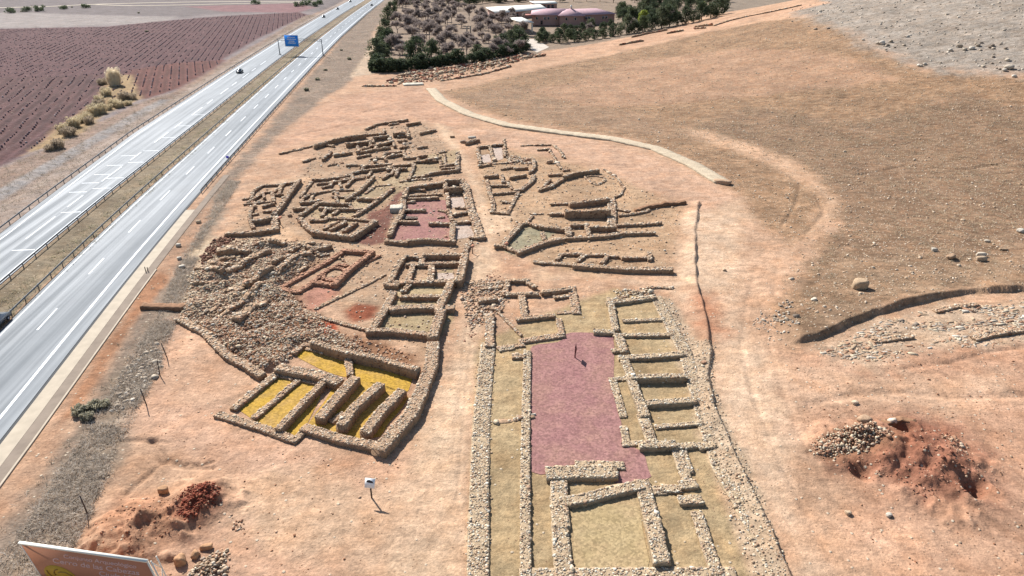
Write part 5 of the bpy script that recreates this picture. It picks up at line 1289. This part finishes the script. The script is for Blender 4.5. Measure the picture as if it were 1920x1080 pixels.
info_sign(SP['sign_e'],'dark information post at the lower right corner of the purple floored house',math.radians(70),1.3,.9,.5,.9,M_BROWN,M_DARK)
def fence_post(k,lab,lean):
    p=SP[k]; mb=MB(); mb.tube([(0,0,-.2),(lean*.5,.05,1.0),(lean,.1,2.0)],[.06,.055,.05],8); mb.tube([(-.06,0,1.7),(.1+lean,0,1.75)],.02,6)
    tag(mb.build('fence_post',M_DARK,None,False,(p[0],p[1],gz(*p))),lab,'post','thin posts on the verge')
fence_post('p1','thin leaning post at the top of the bare slope by the rubble field',-.35); fence_post('p2','thin post in the middle of the grey dry brush',-.25); fence_post('p3','thin post beside the dug hole at the edge of the dry brush',.1); fence_post('p4','lowest thin post in the dry brush above the billboard',-.2)
def marker(k,lab,matp,h=1.0,w=.35):
    p=SP[k]; r=empty('marker_post',(p[0],p[1],gz(*p)),-.2); tag(r,lab,'marker post')
    mb=MB(); mb.box((0,0,h*.4),(.08,.08,h*.8)); mb.build('post',M_WHITE,r); mb=MB(); mb.box((0,-.05,h*.85),(w,.04,h*.5)); mb.build('panel',matp,r)
marker('blue','small violet blue marker sign beside the near guardrail',mat_plain('violet_blue',(.10,.06,.55),.5),1.1,.7)
p=SP['delin_a']; mb=MB(); mb.box((-.12,0,.4),(.10,.08,.9)); mb.box((.18,.1,.35),(.10,.08,.8)); tag(mb.build('marker_post',M_DARK,None,False,(p[0],p[1],gz(*p))),'pair of short dark stakes at the end of the kerb','post')
p=SP['box']; r=empty('container',(p[0],p[1],gz(*p)),.1); tag(r,'dark green waste container at the hedge corner beside the sandy track','container')
mb=MB(); mb.box((0,0,1.0),(2.2,1.5,1.7)); mb.build('body',mat_plain('dark_green_plastic',(.015,.03,.02),.6),r)
mb=MB(); mb.box((0,-.1,1.95),(2.3,1.6,.18)); mb.build('lid',M_DARK,r)
for x in (-.9,.9):
    mb=MB(); mb.tube([(x-.06,-.6,.1),(x+.06,-.6,.1)],.12,8); mb.build('wheel',M_TYRE,r)
p=SP['pillar']; r=empty('pillar_monument',(p[0],p[1],gz(*p))); tag(r,'pair of pale pillars on a round base among the bare trees','monument')
mb=MB(); mb.tube([(0,0,0),(0,0,.5)],2.6,18); mb.build('base',M_CONC,r)
for x in (-.9,1.0):
    mb=MB(); mb.box((x,0,3.0),(.7,.7,5.2)); mb.box((x,0,5.7),(.9,.9,.25)); mb.build('pillar',M_CONC,r)
# billboard
def text(body,size,M,mat,parent,name='lettering',align='LEFT'):
    cu=bpy.data.curves.new('lettering','FONT'); cu.body=body; cu.size=size; cu.shear=.28; cu.align_x=align; cu.extrude=.012; cu.space_character=.95
    ob=bpy.data.objects.new('tmp',cu); col.objects.link(ob); bpy.context.view_layer.update()
    me=bpy.data.meshes.new_from_object(ob.evaluated_get(bpy.context.evaluated_depsgraph_get())); bpy.data.objects.remove(ob)
    me.transform(M); me.materials.clear(); me.materials.append(mat)
    o=bpy.data.objects.new(name,me); col.objects.link(o); o.parent=parent; return o
def billboard():
    TL=Vector(BB[0]); TR=Vector(BB[1]); dn=Vector(BB[2]).normalized(); ex=(TR-TL); W=ex.length; ex.normalize(); up=-dn; nrm=ex.cross(up).normalized(); Hh=W*.62
    r=empty('billboard',(TL+TR)/2*1.0); r.location.z=0; o0=Vector(r.location); tag(r,'brown visitor billboard with cream lettering and a yellow round emblem at the lower left corner','billboard')
    M=Matrix(((ex.x,up.x,nrm.x,TL.x-o0.x),(ex.y,up.y,nrm.y,TL.y-o0.y),(ex.z,up.z,nrm.z,TL.z-o0.z),(0,0,0,1)))
    def bx(mb,c,s):
        x,y,z=[q/2 for q in s]; V=np.array([(a,b,d) for d in (-z,z) for a,b in ((-x,-y),(x,-y),(x,y),(-x,y))])+np.array(c)
        V=np.array([M@Vector(v) for v in V]); mb.add(V,[(0,3,2,1),(4,5,6,7),(0,1,5,4),(1,2,6,5),(2,3,7,6),(3,0,4,7)])
    mb=MB(); bx(mb,(W/2,-Hh/2,-.05),(W,Hh,.08)); pn=mb.build('panel',M_BROWN,r)
    mb=MB(); bx(mb,(W/2,.05,-.02),(W+.2,.14,.22)); bx(mb,(-.04,-Hh/2,-.06),(.07,Hh,.14)); bx(mb,(W+.04,-Hh/2,-.06),(.07,Hh,.14)); mb.build('frame',M_PALEROOF,r)
    k=W/9.4
    text('Conjunto Arqueol\u00f3gico',.60*k,M@Matrix.Translation((2.9*k,-.95*k,.0)),M_LET,pn)
    text('Cerro de las Cabezas',.80*k,M@Matrix.Translation((1.75*k,-1.72*k,.0)),M_LET,pn)
    text('Ciudad Real',.75*k,M@Matrix.Translation((5.0*k,-2.45*k,.0)),M_LET,pn)
    mb=MB(); c=(1.75*k,-3.3*k); R=1.25*k; th=np.linspace(0,2*math.pi,40,endpoint=False)
    V=np.array([M@Vector((c[0]+R*math.cos(t),c[1]+R*math.sin(t),z)) for z in (-.005,.02) for t in th]); mb.add(V,[np.array([list(range(40,80))]),np.array([(i,(i+1)%40,40+(i+1)%40,40+i) for i in range(40)])]); em=mb.build('emblem',M_YEL,pn)
    mb=MB()
    for a0,rr in ((.3,.85),(1.5,.7),(2.6,.85),(3.9,.6),(5.1,.8)):
        q=[]
        for t in np.linspace(0,1,8):
            a=a0+t*1.3; rad=R*rr*(1-.55*t); q.append(M@Vector((c[0]+rad*math.cos(a),c[1]+rad*math.sin(a),.03)))
        mb.tube(np.array(q),.045*k,6)
    mb.build('emblem_lines',mat_plain('brown_line_paint',(.30,.17,.03),.6),em)
    for t in (.12,.5,.88):
        a=M@Vector((W*t,-Hh*.2,-.2)); b=M@Vector((W*t,-Hh*.95,-.2)); mb=MB(); mb.tube([(a.x,a.y,a.z),(b.x,b.y,b.z),(b.x,b.y,gz(b.x+o0.x,b.y+o0.y)-.5)],.09,8); mb.build('post',M_STEEL,r)
    # lattice end frame
    mb=MB(); e=[M@Vector((W+.25,-.3-q*Hh*.22,-.15-(q%2)*.55)) for q in range(5)]
    for i in range(4): mb.tube([tuple(e[i]),tuple(e[i+1])],.04,6)
    f=[M@Vector((W+.25,-.3,-.7)),M@Vector((W+.25,-Hh,-.7))]; mb.tube([tuple(f[0]),tuple(f[1])],.05,6); g=[M@Vector((W+.25,-.1,-.15)),M@Vector((W+.25,-Hh,-.15))]; mb.tube([tuple(g[0]),tuple(g[1])],.05,6)
    mb.build('brace',M_PALEROOF,r)
BB=[(-36.552, 37.85, 4.2), (-26.394, 36.156, 4.2), (0.0205, 0.123, -0.9922)]
billboard()
# =====================================================================
# visitor centre and sheds
def wing(r,p0,p1,depth,eh,rh,ha=8,hb=8,wall=True,ov=.8):
    p0=np.array(p0,float);p1=np.array(p1,float); e=(p1-p0)/np.linalg.norm(p1-p0); n=np.array([-e[1],e[0]])
    q=[p0,p1,p1+n*depth,p0+n*depth]
    if wall:
        mb=MB(); V=[(*a,z) for z in (-.5,eh) for a in q]; mb.add(V,[(0,1,5,4),(1,2,6,5),(2,3,7,6),(3,0,4,7)]); mb.build('wall',M_PINK,r)
    o=[p0-e*ov-n*ov,p1+e*ov-n*ov,p1+e*ov+n*(depth+ov),p0-e*ov+n*(depth+ov)]; ra=p0+n*depth*.5+e*ha; rb=p1+n*depth*.5-e*hb
    mb=MB(); V=[(*a,eh) for a in o]+[(*ra,rh),(*rb,rh)]+[(*a,eh-.35) for a in o]
    mb.add(V,[np.array([(0,1,5,4),(2,3,4,5)]),np.array([(1,2,5),(3,0,4)]),np.array([(6,7,1,0),(7,8,2,1),(8,9,3,2),(9,6,0,3)])]); mb.build('roof',M_ROOF,r)
    return e,n
def centre():
    p=SP['centre']; g=hz(*p)+.8; r=empty('visitor_centre',(p[0],p[1],g),0); tag(r,'long low visitor centre with rose tiled hipped roofs and a small central pyramid roof','building')
    wing(r,(-24,1),(-2,0),30,5.8,8.2,9,-1); wing(r,(3,0),(28,9),28,5.79,8.0,-1,6)
    mb=MB(); V=[(x,y,z) for z in (-.5,5.6) for x,y in ((-7,-2.5),(7.5,-2.5),(7.5,10),(-7,10))]; mb.add(V,[(0,1,5,4),(1,2,6,5),(2,3,7,6),(3,0,4,7)]); mb.build('wall',M_PINK,r)
    mb=MB(); V=[(-8,-3.5,5.6),(8.5,-3.5,5.6),(8.5,11,5.6),(-8,11,5.6),(.2,3.5,9.4),(-8,-3.5,5.2),(8.5,-3.5,5.2),(8.5,11,5.2),(-8,11,5.2)]
    mb.add(V,[np.array([(0,1,4),(1,2,4),(2,3,4),(3,0,4)]),np.array([(5,6,1,0),(6,7,2,1),(7,8,3,2),(8,5,0,3)])]); rf=mb.build('roof',M_ROOF,r)
    mb=MB(); mb.tube([(.2,3.5,9.4),(.2,3.5,11)],[.7,.5],8); mb.build('chimney',M_PALEROOF,rf)
    mb=MB(); mb.box((-25,4,5.3),(6,9,.5)); mb.build('porch_roof',mat_plain('brick_red_fascia',alb(190,110,92),.8),r)
    for x,y in ((-21,.95),(-16,.65),(-13.8,.55),(-9,.2),(-3,-2.55),(2.5,-2.55),(9.5,1.4),(11.5,2.3),(20.5,6.1),(22.6,7.0)):
        fr=MB(); fr.box((x,y-.06,3.6),(1.3,.22,1.6)); f=fr.build('window_frame',M_PALEROOF,r)
        mb=MB(); mb.box((x,y-.14,3.6),(1.05,.12,1.35)); mb.build('pane',M_GLASS,f)
    for x in (-18,-11,14,17): 
        mb=MB(); mb.box((x,(.8 if x<0 else 1.0+(x-6)*.43)-.12,1.2),(1.2,.2,2.2)); mb.build('door',M_DARK,r)
centre()
def flatroof(nm,lab,cat,Q,h,th,cols,mat,wall=None):
    """roof slab on columns or walls; Q = ground plan corners"""
    Q=np.array(Q); c=Q.mean(0); g=hz(*c); r=empty(nm,(c[0],c[1],g)); tag(r,lab,cat); V=Q-c
    mb=MB(); n=len(V); mb.add([(*a,h-th) for a in V]+[(*a,h) for a in V],[np.array([list(range(n))[::-1]]),np.array([list(range(n,2*n))])]+[np.array([(i,(i+1)%n,n+(i+1)%n,n+i)]) for i in range(n)]); mb.build('roof',mat,r)
    if wall is not None:
        W=V*.94; mb=MB(); mb.add([(*a,-.5) for a in W]+[(*a,h-th-.01) for a in W],[np.array([(i,(i+1)%n,n+(i+1)%n,n+i)]) for i in range(n)]); w=mb.build('wall',wall,r)
        for t in (.2,.4,.6,.8):
            a=W[0]*(1-t)+W[1]*t; e=W[1]-W[0]; mb=MB(); mb.box((a[0],a[1],h*.5),(1.8,.3,h*.45),math.atan2(e[1],e[0])); mb.build('window',M_GLASS,r)
    else:
        for a in V*.86: 
            mb=MB(); mb.tube([(a[0],a[1],-.4),(a[0],a[1],h-th)],.45,12); mb.build('column',M_PALEROOF,r)
QU={'canopy': [[-2.23, 442.74], [5.78, 446.24], [12.27, 415.02], [5.94, 411.98]], 'shed': [[-10.47, 486.73], [24.84, 526.15], [21.33, 564.02], [-18.77, 535.76]], 'shed2': [[17.55, 572.24], [35.44, 577.84], [34.09, 598.33], [14.06, 598.33]]}
flatroof('entrance_canopy','pale flat entrance canopy on columns at the left end of the visitor centre','canopy',QU['canopy'],6.0,.5,True,M_PALEROOF)
flatroof('long_shed','long shed with a pale cream flat roof behind the bare trees','shed',QU['shed'],5.0,.5,False,M_PALEROOF,M_PINK)
flatroof('small_shed','small pale roofed shed behind the rose roofs at the top of the photo','shed',QU['shed2'],5.0,.5,False,M_PALEROOF,M_PINK)
# =====================================================================
# vegetation
def leafcloud(mb,C,R,n,size,cols,flat=1.0):
    """n leaf sized faces in a clump of radius R round C"""
    d=rng.normal(0,1,(n,3)); d/=np.linalg.norm(d,axis=1)[:,None]; p=C+d*np.array(R)*rng.uniform(.45,1.0,(n,1))**.6
    a=rng.normal(0,1,(n,3)); a/=np.linalg.norm(a,axis=1)[:,None]; b=np.cross(a,rng.normal(0,1,(n,3))); b/=np.linalg.norm(b,axis=1)[:,None]
    s=size*rng.uniform(.6,1.3,(n,1)); V=np.stack([p-a*s*.5,p+b*s*.35,p+a*s*.5,p-b*s*.35],1).reshape(-1,3)
    F=np.arange(n*4).reshape(n,4); c=np.array(cols)[rng.integers(0,len(cols),n)]*rng.uniform(.7,1.25,(n,1)); mb.add(V,F,np.repeat(c,4,0))
GRN=[(.065,.085,.042),(.085,.10,.05),(.05,.068,.038)]; PINE=[(.085,.105,.05),(.11,.125,.06),(.065,.08,.04)]; LIME=[(.26,.30,.05),(.32,.34,.07),(.20,.24,.05)]
OLV=[(.38,.30,.21),(.44,.35,.25),(.30,.24,.17)]; RED_=[(.58,.48,.30),(.66,.56,.38),(.48,.39,.25)]; PAM=[(.74,.62,.44),(.8,.7,.52)]; GRY=[(.26,.235,.205),(.34,.31,.275),(.20,.175,.15)]; TWG=[(.22,.175,.155),(.27,.22,.19),(.18,.145,.13)]
PK=0
def tree_mesh(kind):
    global PK; PK+=1
    cr=MB(); tr=MB(); H=1.0
    if kind in('hedge','evergreen','lime','pine'):
        pal={'hedge':GRN,'evergreen':[GRN,PINE,GRN,[(.10,.115,.06),(.13,.14,.075),(.08,.09,.05)]][PK%4],'lime':LIME,'pine':PINE}[kind]
        h=dict(hedge=4.5,evergreen=8,lime=7,pine=10)[kind]; w=dict(hedge=3.2,evergreen=4.0,lime=2.8,pine=3.8)[kind]; z0=dict(hedge=.3,evergreen=.6,lime=.5,pine=1.4)[kind]
        tr.tube([(0,0,-.4),(.1,.05,h*.3),(-.05,.1,h*.62),(.05,0,h*.86)],[.26,.2,.13,.05],7,(.10,.075,.055))
        nc=48
        for k in range(nc):
            t=rng.uniform(0,1)**.8; z=z0+(h-z0)*t; prof=(math.sin(math.pi*(.16+.80*t))**.7 if kind!='pine' else (1-.75*t)) ; rad=w*prof*rng.uniform(.35,1.0); a=rng.uniform(0,6.28)
            c=np.array([rad*math.cos(a),rad*math.sin(a),z]); rr=rng.uniform(.55,1.05)*(w*.40)
            if k%3==0: tr.tube([(0,0,z*.75),tuple(c*np.array([.9,.9,1]))],[.08,.03],5,(.10,.075,.055))
            leafcloud(cr,c,(rr,rr,rr*.8),66,.48,[np.array(q)*rng.uniform(.75,1.25) for q in pal])
    elif kind=='bare':
        h=8
        def br(p,d,l,r,n):
            q=p+d*l; m=p+d*l*.5+rng.normal(0,.06*l,3); tr.tube([p,m,q],[r,r*.8,r*.6],5 if n>1 else 4,TWG[0])
            if n==0:
                for _ in range(13):
                    e=d+rng.normal(0,.6,3); e/=np.linalg.norm(e); s=rng.uniform(.5,1.2); o=p+d*l*rng.uniform(.3,1); n2=np.cross(e,rng.normal(0,1,3)); n2/=np.linalg.norm(n2)
                    cr.add([o-n2*.05,o+n2*.05,o+e*s+n2*.035,o+e*s-n2*.035],[(0,1,2,3)],np.array(TWG[rng.integers(0,3)])*rng.uniform(.9,1.5))
                return
            for _ in range(rng.integers(3,5)):
                e=d+rng.normal(0,.48,3); e[2]=abs(e[2])*.8+.15; e/=np.linalg.norm(e); br(p+d*l*rng.uniform(.55,1),e,l*rng.uniform(.6,.85),r*.55,n-1)
        br(np.array([0,0,-.3]),np.array([.03,0,1.]),2.7,.22,4)
    elif kind in('reed','pampas','olive_bush','verge_bush'):
        pal={'reed':RED_,'pampas':PAM,'olive_bush':OLV,'verge_bush':[(.36,.33,.23),(.42,.38,.27),(.30,.27,.19)]}[kind]; h=dict(reed=2.2,pampas=4.2,olive_bush=2.2,verge_bush=.9)[kind]; w=dict(reed=2.2,pampas=2.8,olive_bush=2.2,verge_bush=1.1)[kind]
        n=dict(reed=420,pampas=1400,olive_bush=200,verge_bush=160)[kind]
        a=rng.uniform(0,6.28,n); rb=w*.55*np.sqrt(rng.random(n)); b=np.stack([rb*np.cos(a),rb*np.sin(a),np.full(n,-.1)],1)
        sp=rng.uniform(.2,.7,n); t=np.stack([b[:,0]+w*.5*sp*np.cos(a+rng.normal(0,.5,n)),b[:,1]+w*.5*sp*np.sin(a+rng.normal(0,.5,n)),h*rng.uniform(.5,1.0,n)*(1-.35*(rb/(w*.55))**2)],1)
        e=np.stack([-np.sin(a),np.cos(a),0*a],1)*.06
        V=np.stack([b-e,b+e,t+e*.6,t-e*.6],1).reshape(-1,3); c=np.array(pal)[rng.integers(0,3 if len(pal)>2 else 2,n)]; cr.add(V,np.arange(n*4).reshape(n,4),np.repeat(c,4,0))
        for k in range(dict(reed=10,pampas=22,olive_bush=22,verge_bush=14)[kind]):
            q=rng.uniform(0,6.28); rad=w*.6*math.sqrt(rng.random()); leafcloud(cr,np.array([rad*math.cos(q),rad*math.sin(q),h*(rng.uniform(.55,.9) if kind in('pampas','reed') else rng.uniform(.25,.75))]),(w*.3,w*.3,h*.22),40,.28,pal)
        for k in range(5):
            q=rng.uniform(0,6.28); tr.tube([(0,0,-.1),(.3*w*math.cos(q),.3*w*math.sin(q),h*.6)],[.05,.02],5,TWG[0])
    elif kind=='farline':
        tr.tube([(0,0,-.4),(0,0,2)],[.3,.2],6,(.10,.075,.055))
        for k in range(16): leafcloud(cr,np.array([rng.uniform(-4,4),rng.uniform(-2,2),rng.uniform(.8,3.6)]),(1.5,1.5,1.1),40,.8,[np.array(q)*1.5 for q in GRN])
    return cr,tr
LAB={'evergreen_low':('evergreen_bush','round dark evergreen bush directly in front of the rose roofed visitor centre','bush','evergreen bushes in front of the visitor centre'),'hedge':('hedge_tree','dense dark green cypress in the hedge row edging the park','hedge tree','hedge row in front of the park'),'evergreen':('evergreen_tree','broad dark evergreen tree in the park around the visitor centre','tree','evergreen trees of the park'),'pine':('pine_tree','tall pine at the top edge of the park behind the buildings','tree','pines behind the visitor centre'),
'lime':('lime_green_tree','bright yellow green conifer among the dark evergreens right of the visitor centre','tree',None),'bare':('bare_tree','leafless grey brown tree in the park behind the hedge row','tree','bare trees of the park'),'olive_bush':('bush','dark grey green bush between the vineyard and the field track','bush','bushes beside the field track'),'reed':('reed_clump','clump of straw coloured reeds beside the vineyard','reeds','reed clumps beside the vineyard'),'pampas':('pampas_grass','tall round cream coloured plume clump at the vineyard corner','pampas grass',None),'verge_bush':('verge_bush','low grey green bush on the dry verge','bush','low bushes on the verges'),'farline':('far_tree','far off dark bush row beyond the ploughed fields','tree','far bushes beyond the fields')}
LIMEL=['bright yellow green tree left of the dark olive shrubs beside the visitor centre','tall bright yellow green conifer at the right end of the park']
for head,p in lines(TREES):
    kind,h=head.split(); Pn=pts(p); low=kind=='evergreen_low'; kind='evergreen' if low else kind; nm,lab,cat,grp=LAB['evergreen_low' if low else kind]; protos=[]
    for k in range(min(4 if kind!='pampas' else 1,len(Pn))): protos.append(tree_mesh(kind))
    built=[]
    for i,q in enumerate(Pn):
        s=float(rng.uniform(.8,1.2)); rz=float(rng.uniform(0,6.28)); loc=(q[0],q[1],gz(*q)-.05)
        if i<len(protos):
            r=empty(nm,loc,rz); protos[i][0].build('crown',M_LEAF,r); protos[i][1].build('trunk' if kind not in('reed','pampas','olive_bush','verge_bush') else 'stem',M_BARK,r); built.append(r)
        else: r=dup(built[i%len(built)]); r.location=loc; r.rotation_euler=(0,0,rz)
        if low: s*=.6
        if kind=='hedge': s=float(rng.uniform(.6,1.25))
        r.scale=(s,s,s*float(rng.uniform(.8,1.2)))
        tag(r,LIMEL[i] if kind=='lime' else lab,cat,grp)
# dry brush on the verges
def brush(lab,P,n,h,pal,rmax=1e9):
    q=inpoly(P,int(n*1.5)); q=q[fbm(q[:,0],q[:,1],5.0,31)+rng.normal(0,.25,len(q))>-.08]; q=q[:n]; n=len(q); nb=8; m=len(q)*nb; b=np.repeat(q,nb,0)+rng.normal(0,.16,(m,2)); z=np.repeat(ground(q[:,0],q[:,1]),nb)
    a=rng.uniform(0,6.28,m); l=h*rng.uniform(.35,1.0,m); sp=rng.uniform(.6,2.2,m)
    B=np.concatenate([b,(z-.03)[:,None]],1); T=B+np.stack([l*sp*np.cos(a),l*sp*np.sin(a),l],1); e=np.stack([-np.sin(a),np.cos(a),0*a],1)*rng.uniform(.012,.03,(m,1))
    mb=MB(); o0=np.array([*P.mean(0),0]); c=np.array(pal)[rng.integers(0,len(pal),m)]*rng.uniform(.75,1.2,(m,1))
    mb.add(np.stack([B-e,B+e,T+e*.5,T-e*.5],1).reshape(-1,3)-o0,np.arange(m*4).reshape(m,4),np.repeat(c,4,0)); tag(mb.build('dry_brush',M_LEAF,None,False,o0),lab,'dry brush',None,'stuff')
brush('grey leafless brush covering the verge between highway and excavation',ZD['verge_grey'],6500,.34,[(.56,.47,.37),(.64,.56,.46),(.46,.37,.28),(.34,.27,.2)])
brush('brown dry weeds along the near side of the highway',ZD['verge_right'],4200,.3,[(.36,.29,.21),(.42,.35,.25),(.30,.25,.18),(.44,.40,.33)])
brush('dry weeds between the far guardrail and the field track',ZD['verge_far'],3000,.45,[(.38,.30,.22),(.42,.35,.24),(.32,.26,.2)])
u=rng.uniform(60,420,3200); v=rng.uniform(-64.2,-59.2,3200); x,y=xy(u,v)
MED=np.stack([*xy(np.array([60,420,420,60.]),np.array([-59.2,-59.2,-64.2,-64.2]))],1)
brush('dry yellow grass on the median strip of the highway',MED,3000,.4,[(.42,.37,.2),(.36,.29,.19),(.30,.26,.2),(.46,.42,.26)])
brush('thin dry grass tufts on the brown hillside',ZD['hill_dry'],9000,.26,[(.60,.48,.32),(.52,.40,.26),(.42,.32,.2)])
brush('thin straw tufts on the long hillside',ZD['hill'],9000,.3,[(.60,.48,.32),(.52,.40,.26),(.42,.32,.2)])
# vines
def vines(nm,P,a,per,step,ex,seed):
    g=np.random.default_rng(seed); ca,sa=math.cos(a),math.sin(a); rc=P[:,0]*ca-P[:,1]*sa; tc=P[:,0]*sa+P[:,1]*ca
    R,T=np.meshgrid(np.arange(math.floor(rc.min()/per)*per,rc.max(),per),np.arange(tc.min(),tc.max(),step)); R=R.ravel()+per/2; T=T.ravel()+g.uniform(-.4,.4,R.size)
    x=R*ca+T*sa; y=-R*sa+T*ca; k=(polydist(x,y,P)>1)&(np.hypot(x,y)<700)&(g.random(x.size)<.45+.4*vnoise(x,y,9,40)+.1)&(np.abs(np.arctan2(x,y))<.75)
    for E_ in ex: k&=polydist(x,y,E_)<0
    x=x[k];y=y[k];n=len(x); S=np.stack([g.uniform(.3,.55,n),g.uniform(.3,.55,n),g.uniform(.3,.6,n)],1)
    mb=MB(); o0=np.array([*P.mean(0),0]); rocks(mb,np.stack([x,y,ground(x,y)+.2],1)-o0,S,np.array([(.17,.115,.115),(.21,.15,.15),(.40,.32,.29)])[g.choice(3,n,p=[.55,.33,.12])],.3)
    tag(mb.build('grapevines',M_BARK,None,False,o0),nm,'vines',None,'stuff')
vines('rows of leafless vines in the purple brown vineyard across the highway',ZD['vineyard'],VINE_A,2.9,2.0,[ZD['vineyard_low'],ZD['vineyard_left']],1)
vines('close rows of young vines in the small red plot at the vineyard corner',ZD['vineyard_low'],VINE_B,2.9,1.6,[],2)
vines('sparse wide vine rows in the left part of the vineyard',ZD['vineyard_left'],VINE_B,3.4,2.4,[ZD['vineyard_low']],3)
# far road across the fields
for P_,w in ((pts('-546.71,560.83 -409.40,596.28 -376.58,612.83 -354.20,636.33 -308.27,655.13 -257.12,668.27 -176.17,668.27'),3.0),(pts('-350.95,630.30 -318.12,618.55 -285.34,624.37 -233.76,642.48 -186.83,655.13'),2.6)):
    Q,_=resample(P_,20); T=np.gradient(Q,axis=0); T/=np.linalg.norm(T,axis=1)[:,None]; N=np.stack([-T[:,1],T[:,0]],1); n=len(Q)
    mb=MB(); z=ground(Q[:,0],Q[:,1])+.15; a=np.concatenate([Q-N*w,z[:,None]],1); b=np.concatenate([Q+N*w,z[:,None]],1); I=np.arange(n-1)
    mb.add(np.concatenate([a,b]),np.stack([I,I+1,I+n+1,I+n],1)); tag(mb.build('field_road',M_CONC),kind='structure')
# =====================================================================
# light, sky, camera
SUN_EL=math.radians(40); SUN_AZ=math.radians(-35)       # azimuth from +y towards +x
w=bpy.data.worlds.new('World'); scene.world=w; w.use_nodes=True; nt=w.node_tree; bg=nt.nodes['Background']
sk=nt.nodes.new('ShaderNodeTexSky'); sk.sky_type='NISHITA'; sk.sun_disc=False; sk.sun_elevation=SUN_EL; sk.sun_rotation=SUN_AZ; sk.altitude=700; sk.dust_density=1.2
nt.links.new(sk.outputs[0],bg.inputs[0]); bg.inputs[1].default_value=.085
sd=bpy.data.lights.new('sun','SUN'); sd.energy=5.0; sd.angle=math.radians(.5); sd.color=(1,.982,.958)
so=bpy.data.objects.new('sun',sd); col.objects.link(so)
dv=Vector((math.sin(SUN_AZ)*math.cos(SUN_EL),math.cos(SUN_AZ)*math.cos(SUN_EL),math.sin(SUN_EL))); so.rotation_euler=dv.to_track_quat('Z','Y').to_euler(); so.location=(0,0,80)
cd=bpy.data.cameras.new('camera'); cd.sensor_width=36; cd.lens=1300/1920*36; cd.clip_end=20000; cd.clip_start=.5
co=bpy.data.objects.new('camera',cd); col.objects.link(co); co.location=(0,0,CAMH); co.rotation_euler=(math.radians(90)-0.457475,0,0); scene.camera=co
vs=scene.view_settings; vs.view_transform='Standard'; vs.look='None'; vs.gamma=1; vs.exposure=.84
